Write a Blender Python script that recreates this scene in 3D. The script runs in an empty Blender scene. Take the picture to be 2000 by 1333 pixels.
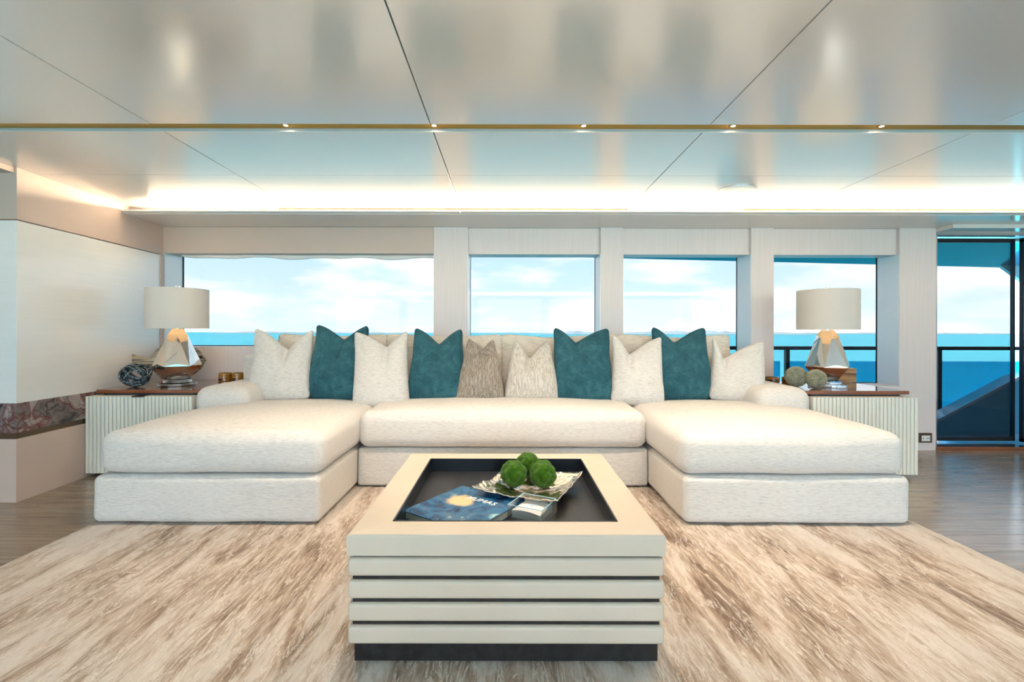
import bpy, bmesh, math, random
from mathutils import Vector, Matrix, noise, Euler
random.seed(7)
PI = math.pi
sc = bpy.context.scene
COL = sc.collection

# ------------------------------------------------------------------ camera, world, light, exposure
F, H, CX, CY, ROLL = 920.0, 1.02, 990.0, 650.0, 0.0018      # focal length in px of a 2000 px wide frame, eye height
cam_d = bpy.data.cameras.new('camera'); cam = bpy.data.objects.new('camera', cam_d); COL.objects.link(cam)
cam_d.sensor_width = 36.0; cam_d.sensor_fit = 'HORIZONTAL'
cam_d.lens = F * 36.0 / 2000.0
cam_d.shift_x = (1000.0 - CX) / 2000.0
cam_d.shift_y = -(666.5 - CY) / 2000.0
cam_d.clip_start = 0.02; cam_d.clip_end = 20000
cam.location = (0, 0, H); cam.rotation_euler = (PI / 2, -ROLL, 0)
sc.camera = cam
vs = sc.view_settings
sc.display_settings.display_device = 'sRGB'
vs.view_transform = 'Standard'; vs.look = 'None'; vs.gamma = 1.0; vs.use_curve_mapping = False
vs.exposure = 2.16

world = bpy.data.worlds.new('sky'); sc.world = world; world.use_nodes = True
def build_world():
    nt = world.node_tree; nt.nodes.clear(); N = nt.nodes.new; L = nt.links.new
    out = N('ShaderNodeOutputWorld'); bg = N('ShaderNodeBackground'); L(bg.outputs[0], out.inputs[0])
    tc = N('ShaderNodeTexCoord'); sep = N('ShaderNodeSeparateXYZ'); L(tc.outputs['Generated'], sep.inputs[0])
    ramp = N('ShaderNodeValToRGB'); L(sep.outputs['Z'], ramp.inputs[0])
    e = ramp.color_ramp.elements
    e[0].position = 0.0; e[0].color = (0.80, 0.93, 1.0, 1)
    e[1].position = 1.0; e[1].color = (0.20, 0.42, 0.80, 1)
    m = ramp.color_ramp.elements.new(0.14); m.color = (0.62, 0.83, 0.98, 1)
    m = ramp.color_ramp.elements.new(0.40); m.color = (0.40, 0.66, 0.94, 1)
    mp = N('ShaderNodeMapping'); mp.inputs['Scale'].default_value = (1, 1, 3.2); L(tc.outputs['Generated'], mp.inputs[0])
    nz = N('ShaderNodeTexNoise'); nz.inputs['Scale'].default_value = 5.5; nz.inputs['Detail'].default_value = 8
    nz.inputs['Roughness'].default_value = 0.56; L(mp.outputs[0], nz.inputs[0])
    cr = N('ShaderNodeValToRGB'); cr.color_ramp.elements[0].position = 0.44; cr.color_ramp.elements[1].position = 0.60
    L(nz.outputs[0], cr.inputs[0])
    mix = N('ShaderNodeMixRGB'); L(cr.outputs[0], mix.inputs[0]); L(ramp.outputs[0], mix.inputs[1])
    mix.inputs[2].default_value = (1.0, 1.0, 1.0, 1)
    L(mix.outputs[0], bg.inputs[0]); bg.inputs[1].default_value = 1.5
build_world()

sun_d = bpy.data.lights.new('sun', 'SUN'); sun_d.energy = 1.6; sun_d.angle = 0.02; sun_d.color = (1, 0.95, 0.86)
sun = bpy.data.objects.new('sun', sun_d); COL.objects.link(sun); sun.rotation_euler = (math.radians(22), math.radians(14), 0)

def area(name, loc, rot, sx, sy, energy, color, parent=None):
    d = bpy.data.lights.new(name, 'AREA'); d.shape = 'RECTANGLE'; d.size = sx; d.size_y = sy
    d.energy = energy; d.color = color
    o = bpy.data.objects.new(name, d); COL.objects.link(o); o.location = loc; o.rotation_euler = rot
    if parent: o.parent = parent; o.location = Vector(loc) - wl(parent)
    return o
WARM = (1.0, 0.79, 0.53)
COVE_POWER = 46.0
SPOT_POWER = 13.0

# ------------------------------------------------------------------ helpers
def img(px, py):
    x, y = px - CX, py - CY
    c, s = math.cos(ROLL), math.sin(ROLL)
    return x * c + y * s, -x * s + y * c
def at_y(px, py, Y):                # point of the photograph at depth Y
    x, y = img(px, py); return Vector((x * Y / F, Y, H - y * Y / F))
def at_z(px, py, Z):                # point of the photograph at height Z
    x, y = img(px, py); Y = F * (H - Z) / y; return Vector((x * Y / F, Y, Z))

def wl(o):
    v = Vector((0, 0, 0))
    while o is not None: v = v + o.location; o = o.parent
    return v
def tag(o, label=None, cat=None, group=None, kind=None):
    if label: o['label'] = label
    if cat: o['category'] = cat
    if group: o['group'] = group
    if kind: o['kind'] = kind
    return o
def struct(o, label=None, cat=None):
    return tag(o, label, cat, kind='structure')
def empty(name, loc):
    o = bpy.data.objects.new(name, None); COL.objects.link(o); o.location = loc; o.empty_display_size = 0.1
    return o
class MB:
    def __init__(s): s.v = []; s.f = []; s.keep = None
    def add(s, vs_, fs_):
        n = len(s.v); s.v += [Vector(p) for p in vs_]; s.f += [tuple(i + n for i in f) for f in fs_]; return s
    def box(s, x0, x1, y0, y1, z0, z1):
        return s.add([(x0,y0,z0),(x1,y0,z0),(x1,y1,z0),(x0,y1,z0),(x0,y0,z1),(x1,y0,z1),(x1,y1,z1),(x0,y1,z1)],
                     [(0,3,2,1),(4,5,6,7),(0,1,5,4),(1,2,6,5),(2,3,7,6),(3,0,4,7)])
    def prism(s, poly, z0, z1):                     # poly: xy points counter-clockwise
        n = len(poly)
        return s.add([(x, y, z0) for x, y in poly] + [(x, y, z1) for x, y in poly],
                     [tuple(range(n - 1, -1, -1)), tuple(range(n, 2 * n))] + [(i, (i + 1) % n, n + (i + 1) % n, n + i) for i in range(n)])
    def lathe(s, prof, c, seg=32, close=True):      # prof: (r, z)
        n = len(prof); vs_ = []; fs_ = []
        for k in range(seg):
            a = 2 * PI * k / seg
            vs_ += [(c[0] + r * math.cos(a), c[1] + r * math.sin(a), c[2] + z) for r, z in prof]
        for k in range(seg):
            k2 = (k + 1) % seg
            for i in range(n - 1): fs_.append((k * n + i, k2 * n + i, k2 * n + i + 1, k * n + i + 1))
        if close:
            fs_.append(tuple(k * n for k in range(seg - 1, -1, -1))); fs_.append(tuple(k * n + n - 1 for k in range(seg)))
        return s.add(vs_, fs_)
    def tube(s, pts, r, seg=8, closed=False):
        pts = [Vector(p) for p in pts]; n = len(pts); vs_ = []; fs_ = []; up = Vector((0.13, 0.2, 1)).normalized()
        for i, p in enumerate(pts):
            a = pts[(i - 1) % n] if (closed or i > 0) else p; b = pts[(i + 1) % n] if (closed or i < n - 1) else p
            t = (b - a).normalized(); x = t.cross(up)
            if x.length < 1e-3: x = t.cross(Vector((1, 0, 0)))
            x.normalize(); y = t.cross(x)
            rr = r[i] if isinstance(r, (list, tuple)) else r
            vs_ += [p + rr * (math.cos(2 * PI * k / seg) * x + math.sin(2 * PI * k / seg) * y) for k in range(seg)]
        for i in range(n if closed else n - 1):
            j = (i + 1) % n
            for k in range(seg): fs_.append((i * seg + k, i * seg + (k + 1) % seg, j * seg + (k + 1) % seg, j * seg + k))
        if not closed:
            fs_.append(tuple(range(seg))); fs_.append(tuple((n - 1) * seg + k for k in range(seg - 1, -1, -1)))
        return s.add(vs_, fs_)
    def build(s, name, mat, parent=None, smooth=False, bevel=0, seg=2, local=False):
        off = Vector((0, 0, 0)) if local or parent is None else wl(parent)
        me = bpy.data.meshes.new(name); me.from_pydata([v - off for v in s.v], [], s.f)
        bm = bmesh.new(); bm.from_mesh(me)
        if bevel:
            bmesh.ops.bevel(bm, geom=[e for e in bm.edges], offset=bevel, segments=seg, affect='EDGES', profile=0.5)
        bmesh.ops.recalc_face_normals(bm, faces=bm.faces)
        for f in bm.faces: f.smooth = bool(smooth)
        bm.to_mesh(me); bm.free()
        me.materials.append(mat)
        o = bpy.data.objects.new(name, me); COL.objects.link(o)
        if parent: o.parent = parent
        return o
def box(name, mat, x0, x1, y0, y1, z0, z1, parent=None, bevel=0, seg=2):
    return MB().box(x0, x1, y0, y1, z0, z1).build(name, mat, parent, bevel=bevel, seg=seg)

def rounded(dx, dy, dz, r, n=(8, 8, 4), rs=4, crown=0.0, belly=0.0, wob=0.0, seed=0):
    """rounded, slightly stuffed block centred on x and y, bottom at z = 0"""
    h = (dx / 2, dy / 2, dz / 2); mb = MB()
    def samples(hh, k):
        a = [-hh + r * (1 - math.tan((1 - i / rs) * PI / 4)) for i in range(rs)]
        m = [-(hh - r) + 2 * (hh - r) * i / k for i in range(k + 1)]
        return a + m + [-x for x in reversed(a)]
    S = [samples(h[i], n[i]) for i in range(3)]; key = {}
    def vert(p):
        k = tuple(round(c, 5) for c in p)
        if k in key: return key[k]
        q = Vector([max(-(h[i] - r), min(h[i] - r, p[i])) for i in range(3)]); d = Vector(p) - q
        w = q + d.normalized() * r if d.length > 1e-9 else q
        u, v, t = w.x / h[0], w.y / h[1], w.z / h[2]
        if w.z > 0: w.z += crown * (1 - abs(u) ** 3) * (1 - abs(v) ** 3) * t
        w.x += belly * u * (1 - t * t) * (1 - v * v); w.y += belly * v * (1 - t * t) * (1 - u * u)
        if wob:
            nn = noise.noise_vector(w * 4.0 + Vector((seed * 3.1, seed, 0))); w += nn * wob
        key[k] = len(mb.v); mb.v.append(w + Vector((0, 0, h[2]))); return key[k]
    for ax in range(3):
        a, b = [(1, 2), (2, 0), (0, 1)][ax]
        for sg in (-1, 1):
            for i in range(len(S[a]) - 1):
                for j in range(len(S[b]) - 1):
                    q = []
                    for ii, jj in ((i, j), (i + 1, j), (i + 1, j + 1), (i, j + 1)):
                        p = [0, 0, 0]; p[ax] = sg * h[ax]; p[a] = S[a][ii]; p[b] = S[b][jj]; q.append(vert(p))
                    mb.f.append(tuple(q if sg > 0 else reversed(q)))
    return mb
def moved(mb, loc, rot=None):
    M = Matrix.Translation(loc) @ (Euler(rot).to_matrix().to_4x4() if rot else Matrix.Identity(4))
    mb.v = [M @ v for v in mb.v]; return mb
def rblock(name, mat, x0, x1, y0, y1, z0, z1, r, parent=None, **k):
    mb = rounded(x1 - x0, y1 - y0, z1 - z0, r, **k)
    return moved(mb, ((x0 + x1) / 2, (y0 + y1) / 2, z0)).build(name, mat, parent, smooth=True)
def copy_tree(o, parent=None):
    c = o.copy(); COL.objects.link(c); c.parent = parent
    for ch in list(o.children): copy_tree(ch, c)
    return c

# ------------------------------------------------------------------ materials
def nm(name):
    m = bpy.data.materials.new(name); m.use_nodes = True
    return m, m.node_tree, m.node_tree.nodes['Principled BSDF']
def principled(name, col, rough=0.5, metal=0.0, spec=0.5, coat=0.0, coat_r=0.05, sheen=0.0, trans=0.0, ior=1.5):
    m, nt, b = nm(name)
    b.inputs['Base Color'].default_value = (*col, 1); b.inputs['Roughness'].default_value = rough
    b.inputs['Metallic'].default_value = metal; b.inputs['Specular IOR Level'].default_value = spec
    b.inputs['Coat Weight'].default_value = coat; b.inputs['Coat Roughness'].default_value = coat_r
    b.inputs['Sheen Weight'].default_value = sheen; b.inputs['Transmission Weight'].default_value = trans
    b.inputs['IOR'].default_value = ior
    return m
def tex(m, stops, scale=(1, 1, 1), nscale=5.0, detail=4.0, rough=0.5, distort=0.0, bump=0.0, bdist=0.01, coord='Object', bscale=None):
    nt = m.node_tree; b = nt.nodes['Principled BSDF']; N = nt.nodes.new; L = nt.links.new
    tc = N('ShaderNodeTexCoord'); mp = N('ShaderNodeMapping'); mp.inputs['Scale'].default_value = scale
    L(tc.outputs[coord], mp.inputs[0])
    nz = N('ShaderNodeTexNoise'); nz.inputs['Scale'].default_value = nscale; nz.inputs['Detail'].default_value = detail
    nz.inputs['Roughness'].default_value = rough; nz.inputs['Distortion'].default_value = distort
    L(mp.outputs[0], nz.inputs[0])
    if stops:
        cr = N('ShaderNodeValToRGB'); L(nz.outputs[0], cr.inputs[0]); el = cr.color_ramp.elements
        el[0].position, el[0].color = stops[0][0], (*stops[0][1], 1); el[1].position, el[1].color = stops[-1][0], (*stops[-1][1], 1)
        for p, c in stops[1:-1]: e = el.new(p); e.color = (*c, 1)
        L(cr.outputs[0], b.inputs['Base Color'])
    if bump:
        bn = N('ShaderNodeBump'); bn.inputs['Strength'].default_value = bump; bn.inputs['Distance'].default_value = bdist
        src = nz
        if bscale:
            mp2 = N('ShaderNodeMapping'); mp2.inputs['Scale'].default_value = bscale; L(tc.outputs[coord], mp2.inputs[0])
            src = N('ShaderNodeTexNoise'); src.inputs['Scale'].default_value = 1.0; src.inputs['Detail'].default_value = 3
            L(mp2.outputs[0], src.inputs[0])
        L(src.outputs[0], bn.inputs['Height']); L(bn.outputs[0], b.inputs['Normal'])
    return m
def fabric(name, c0, c1, scale=(30, 150, 300), bump=0.4, sheen=0.2):
    m = principled(name, c1, 0.9, spec=0.2, sheen=sheen)
    return tex(m, [(0.30, c0), (0.52, c1), (0.75, tuple(min(1, c * 1.06) for c in c1))], scale, 1.0, 3, 0.6, bump=bump, bdist=0.006)

M = {}
M['cream_fabric'] = fabric('cream_boucle', (0.54, 0.515, 0.49), (0.69, 0.668, 0.645))
M['cream_pillow'] = fabric('cream_chenille', (0.56, 0.52, 0.485), (0.71, 0.675, 0.64), (34, 34, 210), 0.5)
M['back_fabric'] = fabric('sand_fabric', (0.56, 0.48, 0.40), (0.74, 0.66, 0.57), (20, 20, 170), 0.4)
M['teal'] = principled('teal_velvet', (0.02, 0.11, 0.15), 0.75, spec=0.25, sheen=0.35)
M['teal'].node_tree.nodes['Principled BSDF'].inputs['Sheen Tint'].default_value = (0.25, 0.6, 0.7, 1)
tex(M['teal'], [(0.30, (0.007, 0.042, 0.060)), (0.5, (0.020, 0.100, 0.130)), (0.70, (0.055, 0.175, 0.21))], (9, 9, 9), 1.0, 8, 0.80, 0.5, bump=0.5, bdist=0.008, bscale=(120, 120, 200))
M['teal_pipe'] = principled('teal_piping', (0.012, 0.075, 0.10), 0.7, spec=0.25, sheen=0.2)
M['bronze_fab'] = principled('bronze_fabric', (0.3, 0.25, 0.2), 0.55, spec=0.5, sheen=0.3)
tex(M['bronze_fab'], [(0.3, (0.10, 0.07, 0.045)), (0.5, (0.27, 0.22, 0.175)), (0.7, (0.50, 0.46, 0.41))], (130, 130, 12), 1.0, 5, 0.65, 0.6, bump=0.4, bdist=0.005)
M['silver_fab'] = principled('silver_fabric', (0.55, 0.5, 0.45), 0.5, spec=0.5, sheen=0.3)
tex(M['silver_fab'], [(0.28, (0.26, 0.21, 0.16)), (0.48, (0.54, 0.49, 0.43)), (0.7, (0.75, 0.71, 0.66))], (130, 130, 12), 1.0, 5, 0.65, 0.6, bump=0.4, bdist=0.005)
M['leather'] = tex(principled('cream_leather', (0.75, 0.67, 0.55), 0.42, spec=0.4), [(0.3, (0.52, 0.45, 0.365)), (0.7, (0.57, 0.50, 0.415))], (3, 3, 3), 1.0, 3, bump=0.08, bdist=0.002, bscale=(160, 160, 160))
M['black_wood'] = tex(principled('black_stained_oak', (0.012, 0.012, 0.014), 0.35, spec=0.5), [(0.3, (0.006, 0.006, 0.008)), (0.7, (0.022, 0.021, 0.022))], (40, 3, 40), 1.0, 4, bump=0.15, bdist=0.002)
M['tray_wood'] = tex(principled('dark_tray_veneer', (0.012, 0.013, 0.016), 0.2, spec=0.28), [(0.3, (0.004, 0.008, 0.012)), (0.7, (0.013, 0.020, 0.027))], (26, 3, 26), 1.0, 5, 0.6, 0.8, bump=0.06, bdist=0.002)  # dark veneer; the bluish tint stands in for its window sheen
M['dark_metal'] = principled('dark_metal', (0.03, 0.035, 0.045), 0.3, 0.8)
M['lacquer'] = principled('ceiling_lacquer', (0.80, 0.785, 0.765), 0.18, spec=0.5, ior=4.0)
M['soffit'] = principled('soffit_lacquer', (0.72, 0.70, 0.68), 0.16, spec=0.5)
M['void'] = principled('seam_shadow', (0.01, 0.01, 0.01), 0.9)
M['slot'] = principled('dark_brass_slot', (0.018, 0.008, 0.001), 0.5, 0.3)
M['brass'] = principled('brushed_brass', (0.62, 0.36, 0.07), 0.45, 1.0)
M['wall'] = tex(principled('wall_veneer', (0.7, 0.66, 0.63), 0.4, spec=0.35), [(0.3, (0.71, 0.635, 0.625)), (0.7, (0.75, 0.675, 0.665))], (60, 60, 2), 1.0, 3)
M['taupe'] = principled('taupe_panel', (0.60, 0.475, 0.415), 0.42, spec=0.35)
M['white_panel'] = tex(principled('white_satin_panel', (0.8, 0.79, 0.77), 0.22, spec=0.5, ior=2.0), [(0.3, (0.86, 0.85, 0.835)), (0.7, (0.89, 0.88, 0.865))], (2, 2, 40), 1.0, 3)
M['reveal'] = principled('window_reveal_paint', (0.82, 0.84, 0.85), 0.22, ior=2.2)  # paler, bluer and glossier than the wall to imitate skylight on the sides
M['marble'] = principled('marble', (0.4, 0.35, 0.33), 0.12, spec=0.5)
def marble():
    nt = M['marble'].node_tree; b = nt.nodes['Principled BSDF']; N = nt.nodes.new; L = nt.links.new
    tc = N('ShaderNodeTexCoord')
    n1 = N('ShaderNodeTexNoise'); n1.inputs['Scale'].default_value = 5; n1.inputs['Detail'].default_value = 6; n1.inputs['Distortion'].default_value = 1.6; L(tc.outputs['Object'], n1.inputs[0])
    r1 = N('ShaderNodeValToRGB'); L(n1.outputs[0], r1.inputs[0]); e = r1.color_ramp.elements
    e[0].position, e[0].color = 0.30, (0.045, 0.036, 0.036, 1); e[1].position, e[1].color = 0.72, (0.36, 0.31, 0.28, 1)
    x = e.new(0.45); x.color = (0.20, 0.155, 0.15, 1); x = e.new(0.53); x.color = (0.15, 0.045, 0.040, 1); x = e.new(0.60); x.color = (0.33, 0.26, 0.245, 1)
    v = N('ShaderNodeTexVoronoi'); v.feature = 'DISTANCE_TO_EDGE'; v.inputs['Scale'].default_value = 9
    nd = N('ShaderNodeTexNoise'); nd.inputs['Scale'].default_value = 6; L(tc.outputs['Object'], nd.inputs[0])
    ad = N('ShaderNodeMixRGB'); ad.blend_type = 'ADD'; ad.inputs[0].default_value = 0.35; L(tc.outputs['Object'], ad.inputs[1]); L(nd.outputs['Color'], ad.inputs[2]); L(ad.outputs[0], v.inputs[0])
    r2 = N('ShaderNodeValToRGB'); L(v.outputs['Distance'], r2.inputs[0]); r2.color_ramp.elements[0].color = (0.30, 0.27, 0.27, 1); r2.color_ramp.elements[1].position = 0.05
    mx = N('ShaderNodeMixRGB'); mx.blend_type = 'MULTIPLY'; mx.inputs[0].default_value = 0.8; L(r1.outputs[0], mx.inputs[1]); L(r2.outputs[0], mx.inputs[2]); L(mx.outputs[0], b.inputs['Base Color'])
marble()
M['bronze_trim'] = principled('bronze_trim', (0.16, 0.11, 0.07), 0.35, 0.8)
M['plank'] = tex(principled('oak_plank', (0.2, 0.16, 0.12), 0.19, spec=0.5, ior=2.2), [(0.25, (0.15, 0.105, 0.07)), (0.5, (0.26, 0.195, 0.135)), (0.75, (0.35, 0.27, 0.195))], (2.2, 34, 10), 1.0, 6, 0.62, 1.1, bump=0.12, bdist=0.003)
M['mahogany'] = tex(principled('mahogany_gloss', (0.2, 0.06, 0.02), 0.18, spec=0.6, coat=1.0, coat_r=0.03), [(0.3, (0.15, 0.040, 0.013)), (0.7, (0.29, 0.090, 0.032))], (3, 40, 40), 1.0, 4, 0.6, 0.5)
M['flute'] = principled('ivory_lacquer', (0.76, 0.745, 0.67), 0.35, spec=0.45)
M['chrome'] = principled('mirror_silver', (0.84, 0.79, 0.71), 0.04, 1.0)
M['steel'] = principled('polished_steel', (0.75, 0.76, 0.78), 0.12, 1.0)
M['acrylic'] = principled('clear_acrylic', (0.97, 0.98, 1.0), 0.02, trans=1.0, ior=1.45)
M['shade'] = principled('lamp_shade_linen', (0.78, 0.74, 0.70), 0.85, spec=0.1)
def shade():
    nt = M['shade'].node_tree; b = nt.nodes['Principled BSDF']; N = nt.nodes.new; L = nt.links.new
    t = N('ShaderNodeBsdfTranslucent'); t.inputs[0].default_value = (0.80, 0.75, 0.68, 1); mx = N('ShaderNodeMixShader'); mx.inputs[0].default_value = 0.18
    L(b.outputs[0], mx.inputs[1]); L(t.outputs[0], mx.inputs[2]); L(mx.outputs[0], nt.nodes['Material Output'].inputs[0])
shade()
M['bulb'] = principled('bulb_glass', (1, 0.9, 0.75), 0.3)
_b = M['bulb'].node_tree.nodes['Principled BSDF']; _b.inputs['Emission Color'].default_value = (1.0, 0.72, 0.38, 1); _b.inputs['Emission Strength'].default_value = 3.0
M['lens'] = principled('downlight_lens', (1, 0.9, 0.75), 0.3)
_b = M['lens'].node_tree.nodes['Principled BSDF']; _b.inputs['Emission Color'].default_value = (1.0, 0.80, 0.52, 1); _b.inputs['Emission Strength'].default_value = 25.0
def glass(name, tint, refl=1.0, opacity=0.0, body=(0, 0, 0)):
    m, nt, b = nm(name); N = nt.nodes.new; L = nt.links.new
    tr = N('ShaderNodeBsdfTransparent'); tr.inputs[0].default_value = (*tint, 1)
    gl = N('ShaderNodeBsdfGlossy'); gl.inputs['Roughness'].default_value = 0.01
    fr = N('ShaderNodeLayerWeight'); fr.inputs[0].default_value = 0.5
    pw_ = N('ShaderNodeMath'); pw_.operation = 'POWER'; pw_.inputs[1].default_value = 4.5; L(fr.outputs['Facing'], pw_.inputs[0])
    mu = N('ShaderNodeMath'); mu.operation = 'MULTIPLY_ADD'; mu.inputs[1].default_value = 0.8 * refl; mu.inputs[2].default_value = 0.035 * refl; L(pw_.outputs[0], mu.inputs[0])
    mx = N('ShaderNodeMixShader'); L(mu.outputs[0], mx.inputs[0]); L(tr.outputs[0], mx.inputs[1]); L(gl.outputs[0], mx.inputs[2])
    last = mx
    if opacity:
        df = N('ShaderNodeBsdfDiffuse'); df.inputs[0].default_value = (*body, 1)
        m2 = N('ShaderNodeMixShader'); m2.inputs[0].default_value = opacity; L(mx.outputs[0], m2.inputs[1]); L(df.outputs[0], m2.inputs[2]); last = m2
    L(last.outputs[0], nt.nodes['Material Output'].inputs[0])
    return m
M['glass'] = glass('tinted_window_glass', (0.402, 0.41, 0.414), 0.6)
M['clear_glass'] = glass('clear_glass', (0.97, 0.99, 1.0), 0.6)
M['clear_box'] = glass('acrylic_sheet', (0.90, 0.93, 0.95), 2.2, 0.03, (0.8, 0.85, 0.9))
M['box_edge'] = principled('acrylic_edge', (0.25, 0.50, 0.62), 0.1, spec=0.6)
M['blue_glass'] = glass('tinted_railing_glass', (0.16, 0.70, 0.88), 0.8, 0.2, (0.0, 0.50, 0.95))
M['navy'] = principled('navy_gloss_paint', (0.018, 0.17, 0.33), 0.18, spec=0.5, coat=0.5)  # white underside seen dark against the sky; that shade is in the colour
M['bulwark'] = principled('blue_gloss_paint', (0.20, 0.62, 0.84), 0.18, coat=0.4)
M['hull_white'] = principled('white_gelcoat', (0.80, 0.86, 0.90), 0.2)
M['deck'] = principled('pale_deck', (0.50, 0.60, 0.70), 0.3)
M['rail'] = principled('black_rail', (0.015, 0.022, 0.03), 0.3)
M['white_plastic'] = principled('white_plastic', (0.8, 0.8, 0.8), 0.35)
M['black'] = principled('black_plastic', (0.01, 0.01, 0.01), 0.5)
M['sea'] = tex(principled('sea_water', (0.05, 0.5, 0.66), 0.4, spec=0.1), [(0.30, (0.004, 0.46, 0.58)), (0.55, (0.014, 0.62, 0.70)), (0.75, (0.06, 0.74, 0.78))], (0.010, 0.05, 1), 1.0, 6, 0.6, bump=0.0)
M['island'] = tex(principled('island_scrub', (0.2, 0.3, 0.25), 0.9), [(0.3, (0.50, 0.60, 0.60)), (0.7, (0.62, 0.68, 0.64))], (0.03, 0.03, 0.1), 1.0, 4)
M['sand'] = principled('beach_sand', (0.80, 0.80, 0.74), 0.9)
M['paper'] = principled('paper_pages', (0.72, 0.66, 0.58), 0.8)
M['card'] = principled('white_card', (0.82, 0.80, 0.78), 0.6)
M['white_ink'] = principled('white_ink', (0.9, 0.9, 0.88), 0.6)
M['gold_ink'] = principled('gold_ink', (0.62, 0.50, 0.30), 0.5)
M['blue_ink'] = principled('pale_blue_ink', (0.45, 0.62, 0.85), 0.5)

# ------------------------------------------------------------------ setting: floor
YW = 4.10                                   # window wall
YG = 4.34                                   # glass line
ZC = 2.00                                   # ceiling
RX0, RX1, RY0 = -4.6, 6.6, -3.6
floor = struct(box('floor', M['void'], RX0, RX1, RY0, YG, -0.08, -0.012), 'grey-brown oak plank floor')
pw, pl = 0.187, 2.0
plank_mesh = None; row = 0; y = RY0
while y < YW - 0.01:
    w = min(pw, YW - y); x = RX0 - (row * 0.73) % pl
    while x < RX1:
        x0, x1 = max(x, RX0), min(x + pl, RX1)
        if x1 - x0 > 0.05:
            full = abs(x1 - x0 - pl) < 1e-6 and abs(w - pw) < 1e-6
            if full and plank_mesh:
                o = bpy.data.objects.new('plank', plank_mesh); COL.objects.link(o); o.parent = floor; o.location = (x0, y, 0)
            else:
                o = MB().box(0.0008, x1 - x0 - 0.0008, 0.0008, w - 0.0008, -0.012, 0.0).build('plank', M['plank'], floor, bevel=0.0012, seg=1, local=True); o.location = (x0, y, 0)
                if full: plank_mesh = o.data
        x += pl
    y += pw; row += 1
# per plank offset so that the grain differs from board to board
_nt = M['plank'].node_tree; _mp = [n for n in _nt.nodes if n.type == 'MAPPING'][0]; _tc = [n for n in _nt.nodes if n.type == 'TEX_COORD'][0]
_oi = _nt.nodes.new('ShaderNodeObjectInfo'); _va = _nt.nodes.new('ShaderNodeVectorMath'); _va.operation = 'ADD'
_vm = _nt.nodes.new('ShaderNodeVectorMath'); _vm.operation = 'SCALE'; _vm.inputs['Scale'].default_value = 3.7
_nt.links.new(_oi.outputs['Location'], _vm.inputs[0]); _nt.links.new(_tc.outputs['Object'], _va.inputs[0]); _nt.links.new(_vm.outputs[0], _va.inputs[1]); _nt.links.new(_va.outputs[0], _mp.inputs[0])

# ------------------------------------------------------------------ setting: ceiling
ceiling = struct(box('ceiling', M['void'], RX0 - 0.1, RX1 + 0.1, RY0 - 0.1, YG + 0.1, ZC + 0.03, ZC + 0.12), 'glossy off-white lacquered ceiling with dark seams')
seams = [-0.362 + 1.3165 * k for k in range(-3, 6)]
xs = [RX0] + [s for s in seams if RX0 + 0.3 < s < RX1 - 0.3] + [RX1]
STRIP = (2.215, 2.305)
rows = [(RY0, -1.55), (-1.46, STRIP[0]), (STRIP[1], 2.936), (2.936, YW)]
for (ya, yb) in rows:
    for i in range(len(xs) - 1):
        g = 0.0028
        ga = g if ya == 2.936 else 0; gb = g if yb == 2.936 else 0
        box('panel', M['lacquer'], xs[i] + g, xs[i + 1] - g, ya + ga * 0.6, yb - gb * 0.6, ZC, ZC + 0.028, ceiling, bevel=0.0008, seg=1)
def light_channel(ya, yb, n):
    t = struct(box('trim_%d' % n, M['brass'], RX0, RX1, ya + 0.002, yb - 0.002, ZC + 0.016, ZC + 0.03), 'long recessed brass light channel across the ceiling')
    box('lip', M['soffit'], RX0, RX1, yb - 0.006, yb, ZC - 0.001, ZC + 0.016, t)
    return t
light_channel(STRIP[0], STRIP[1], 1); light_channel(-1.55, -1.46, 2)
WORD = ['first', 'second', 'third', 'fourth', 'fifth']
def downlight(x, y, label, group):
    d = empty('recessed_downlight', (x, y, ZC + 0.016)); tag(d, label, 'downlight', group)
    MB().lathe([(0.010, -0.003), (0.020, -0.004), (0.021, 0.0), (0.010, 0.0)], (x, y, ZC + 0.016), 24, False).build('bezel', M['brass'], d, smooth=False)
    MB().lathe([(0.001, -0.001), (0.010, -0.002)], (x, y, ZC + 0.016), 20, True).build('lens', M['lens'], d)
    ld = bpy.data.lights.new('downlight_beam', 'SPOT'); ld.energy = SPOT_POWER; ld.spot_size = math.radians(125); ld.spot_blend = 0.9; ld.color = (1.0, 0.80, 0.58); ld.shadow_soft_size = 0.03
    lo = bpy.data.objects.new('downlight_beam', ld); COL.objects.link(lo); lo.parent = d; lo.location = (0, 0, -0.012)
for i, pxl in enumerate((558, 848, 1140, 1432, 1722)):
    x = at_y(pxl, 254, 2.262).x
    downlight(x, 2.262, 'tiny lit downlight in the brass ceiling channel, %s from the left' % WORD[i], 'downlights in the brass ceiling channel')
for i in range(5):  # unseen second row, added to light the room
    downlight(-1.06 + 0.717 * i, -1.505, 'tiny lit downlight in the rear brass channel behind the viewer, %s along' % WORD[i], 'downlights in the rear brass channel')
# round speaker grille in the ceiling
c = at_z(1438, 372, ZC)
sp = empty('ceiling_speaker', (c.x, c.y, ZC)); tag(sp, 'white round flush disc in the ceiling above the right windows', 'speaker')
MB().lathe([(0.118, -0.016), (0.124, -0.012), (0.124, 0.0)], (c.x, c.y, ZC), 48).build('cover', M['white_plastic'], sp, smooth=False)
MB().lathe([(0.124, -0.004), (0.128, -0.004), (0.128, 0.0), (0.124, 0.0)], (c.x, c.y, ZC), 48, False).build('rim', M['steel'], sp)

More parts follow.
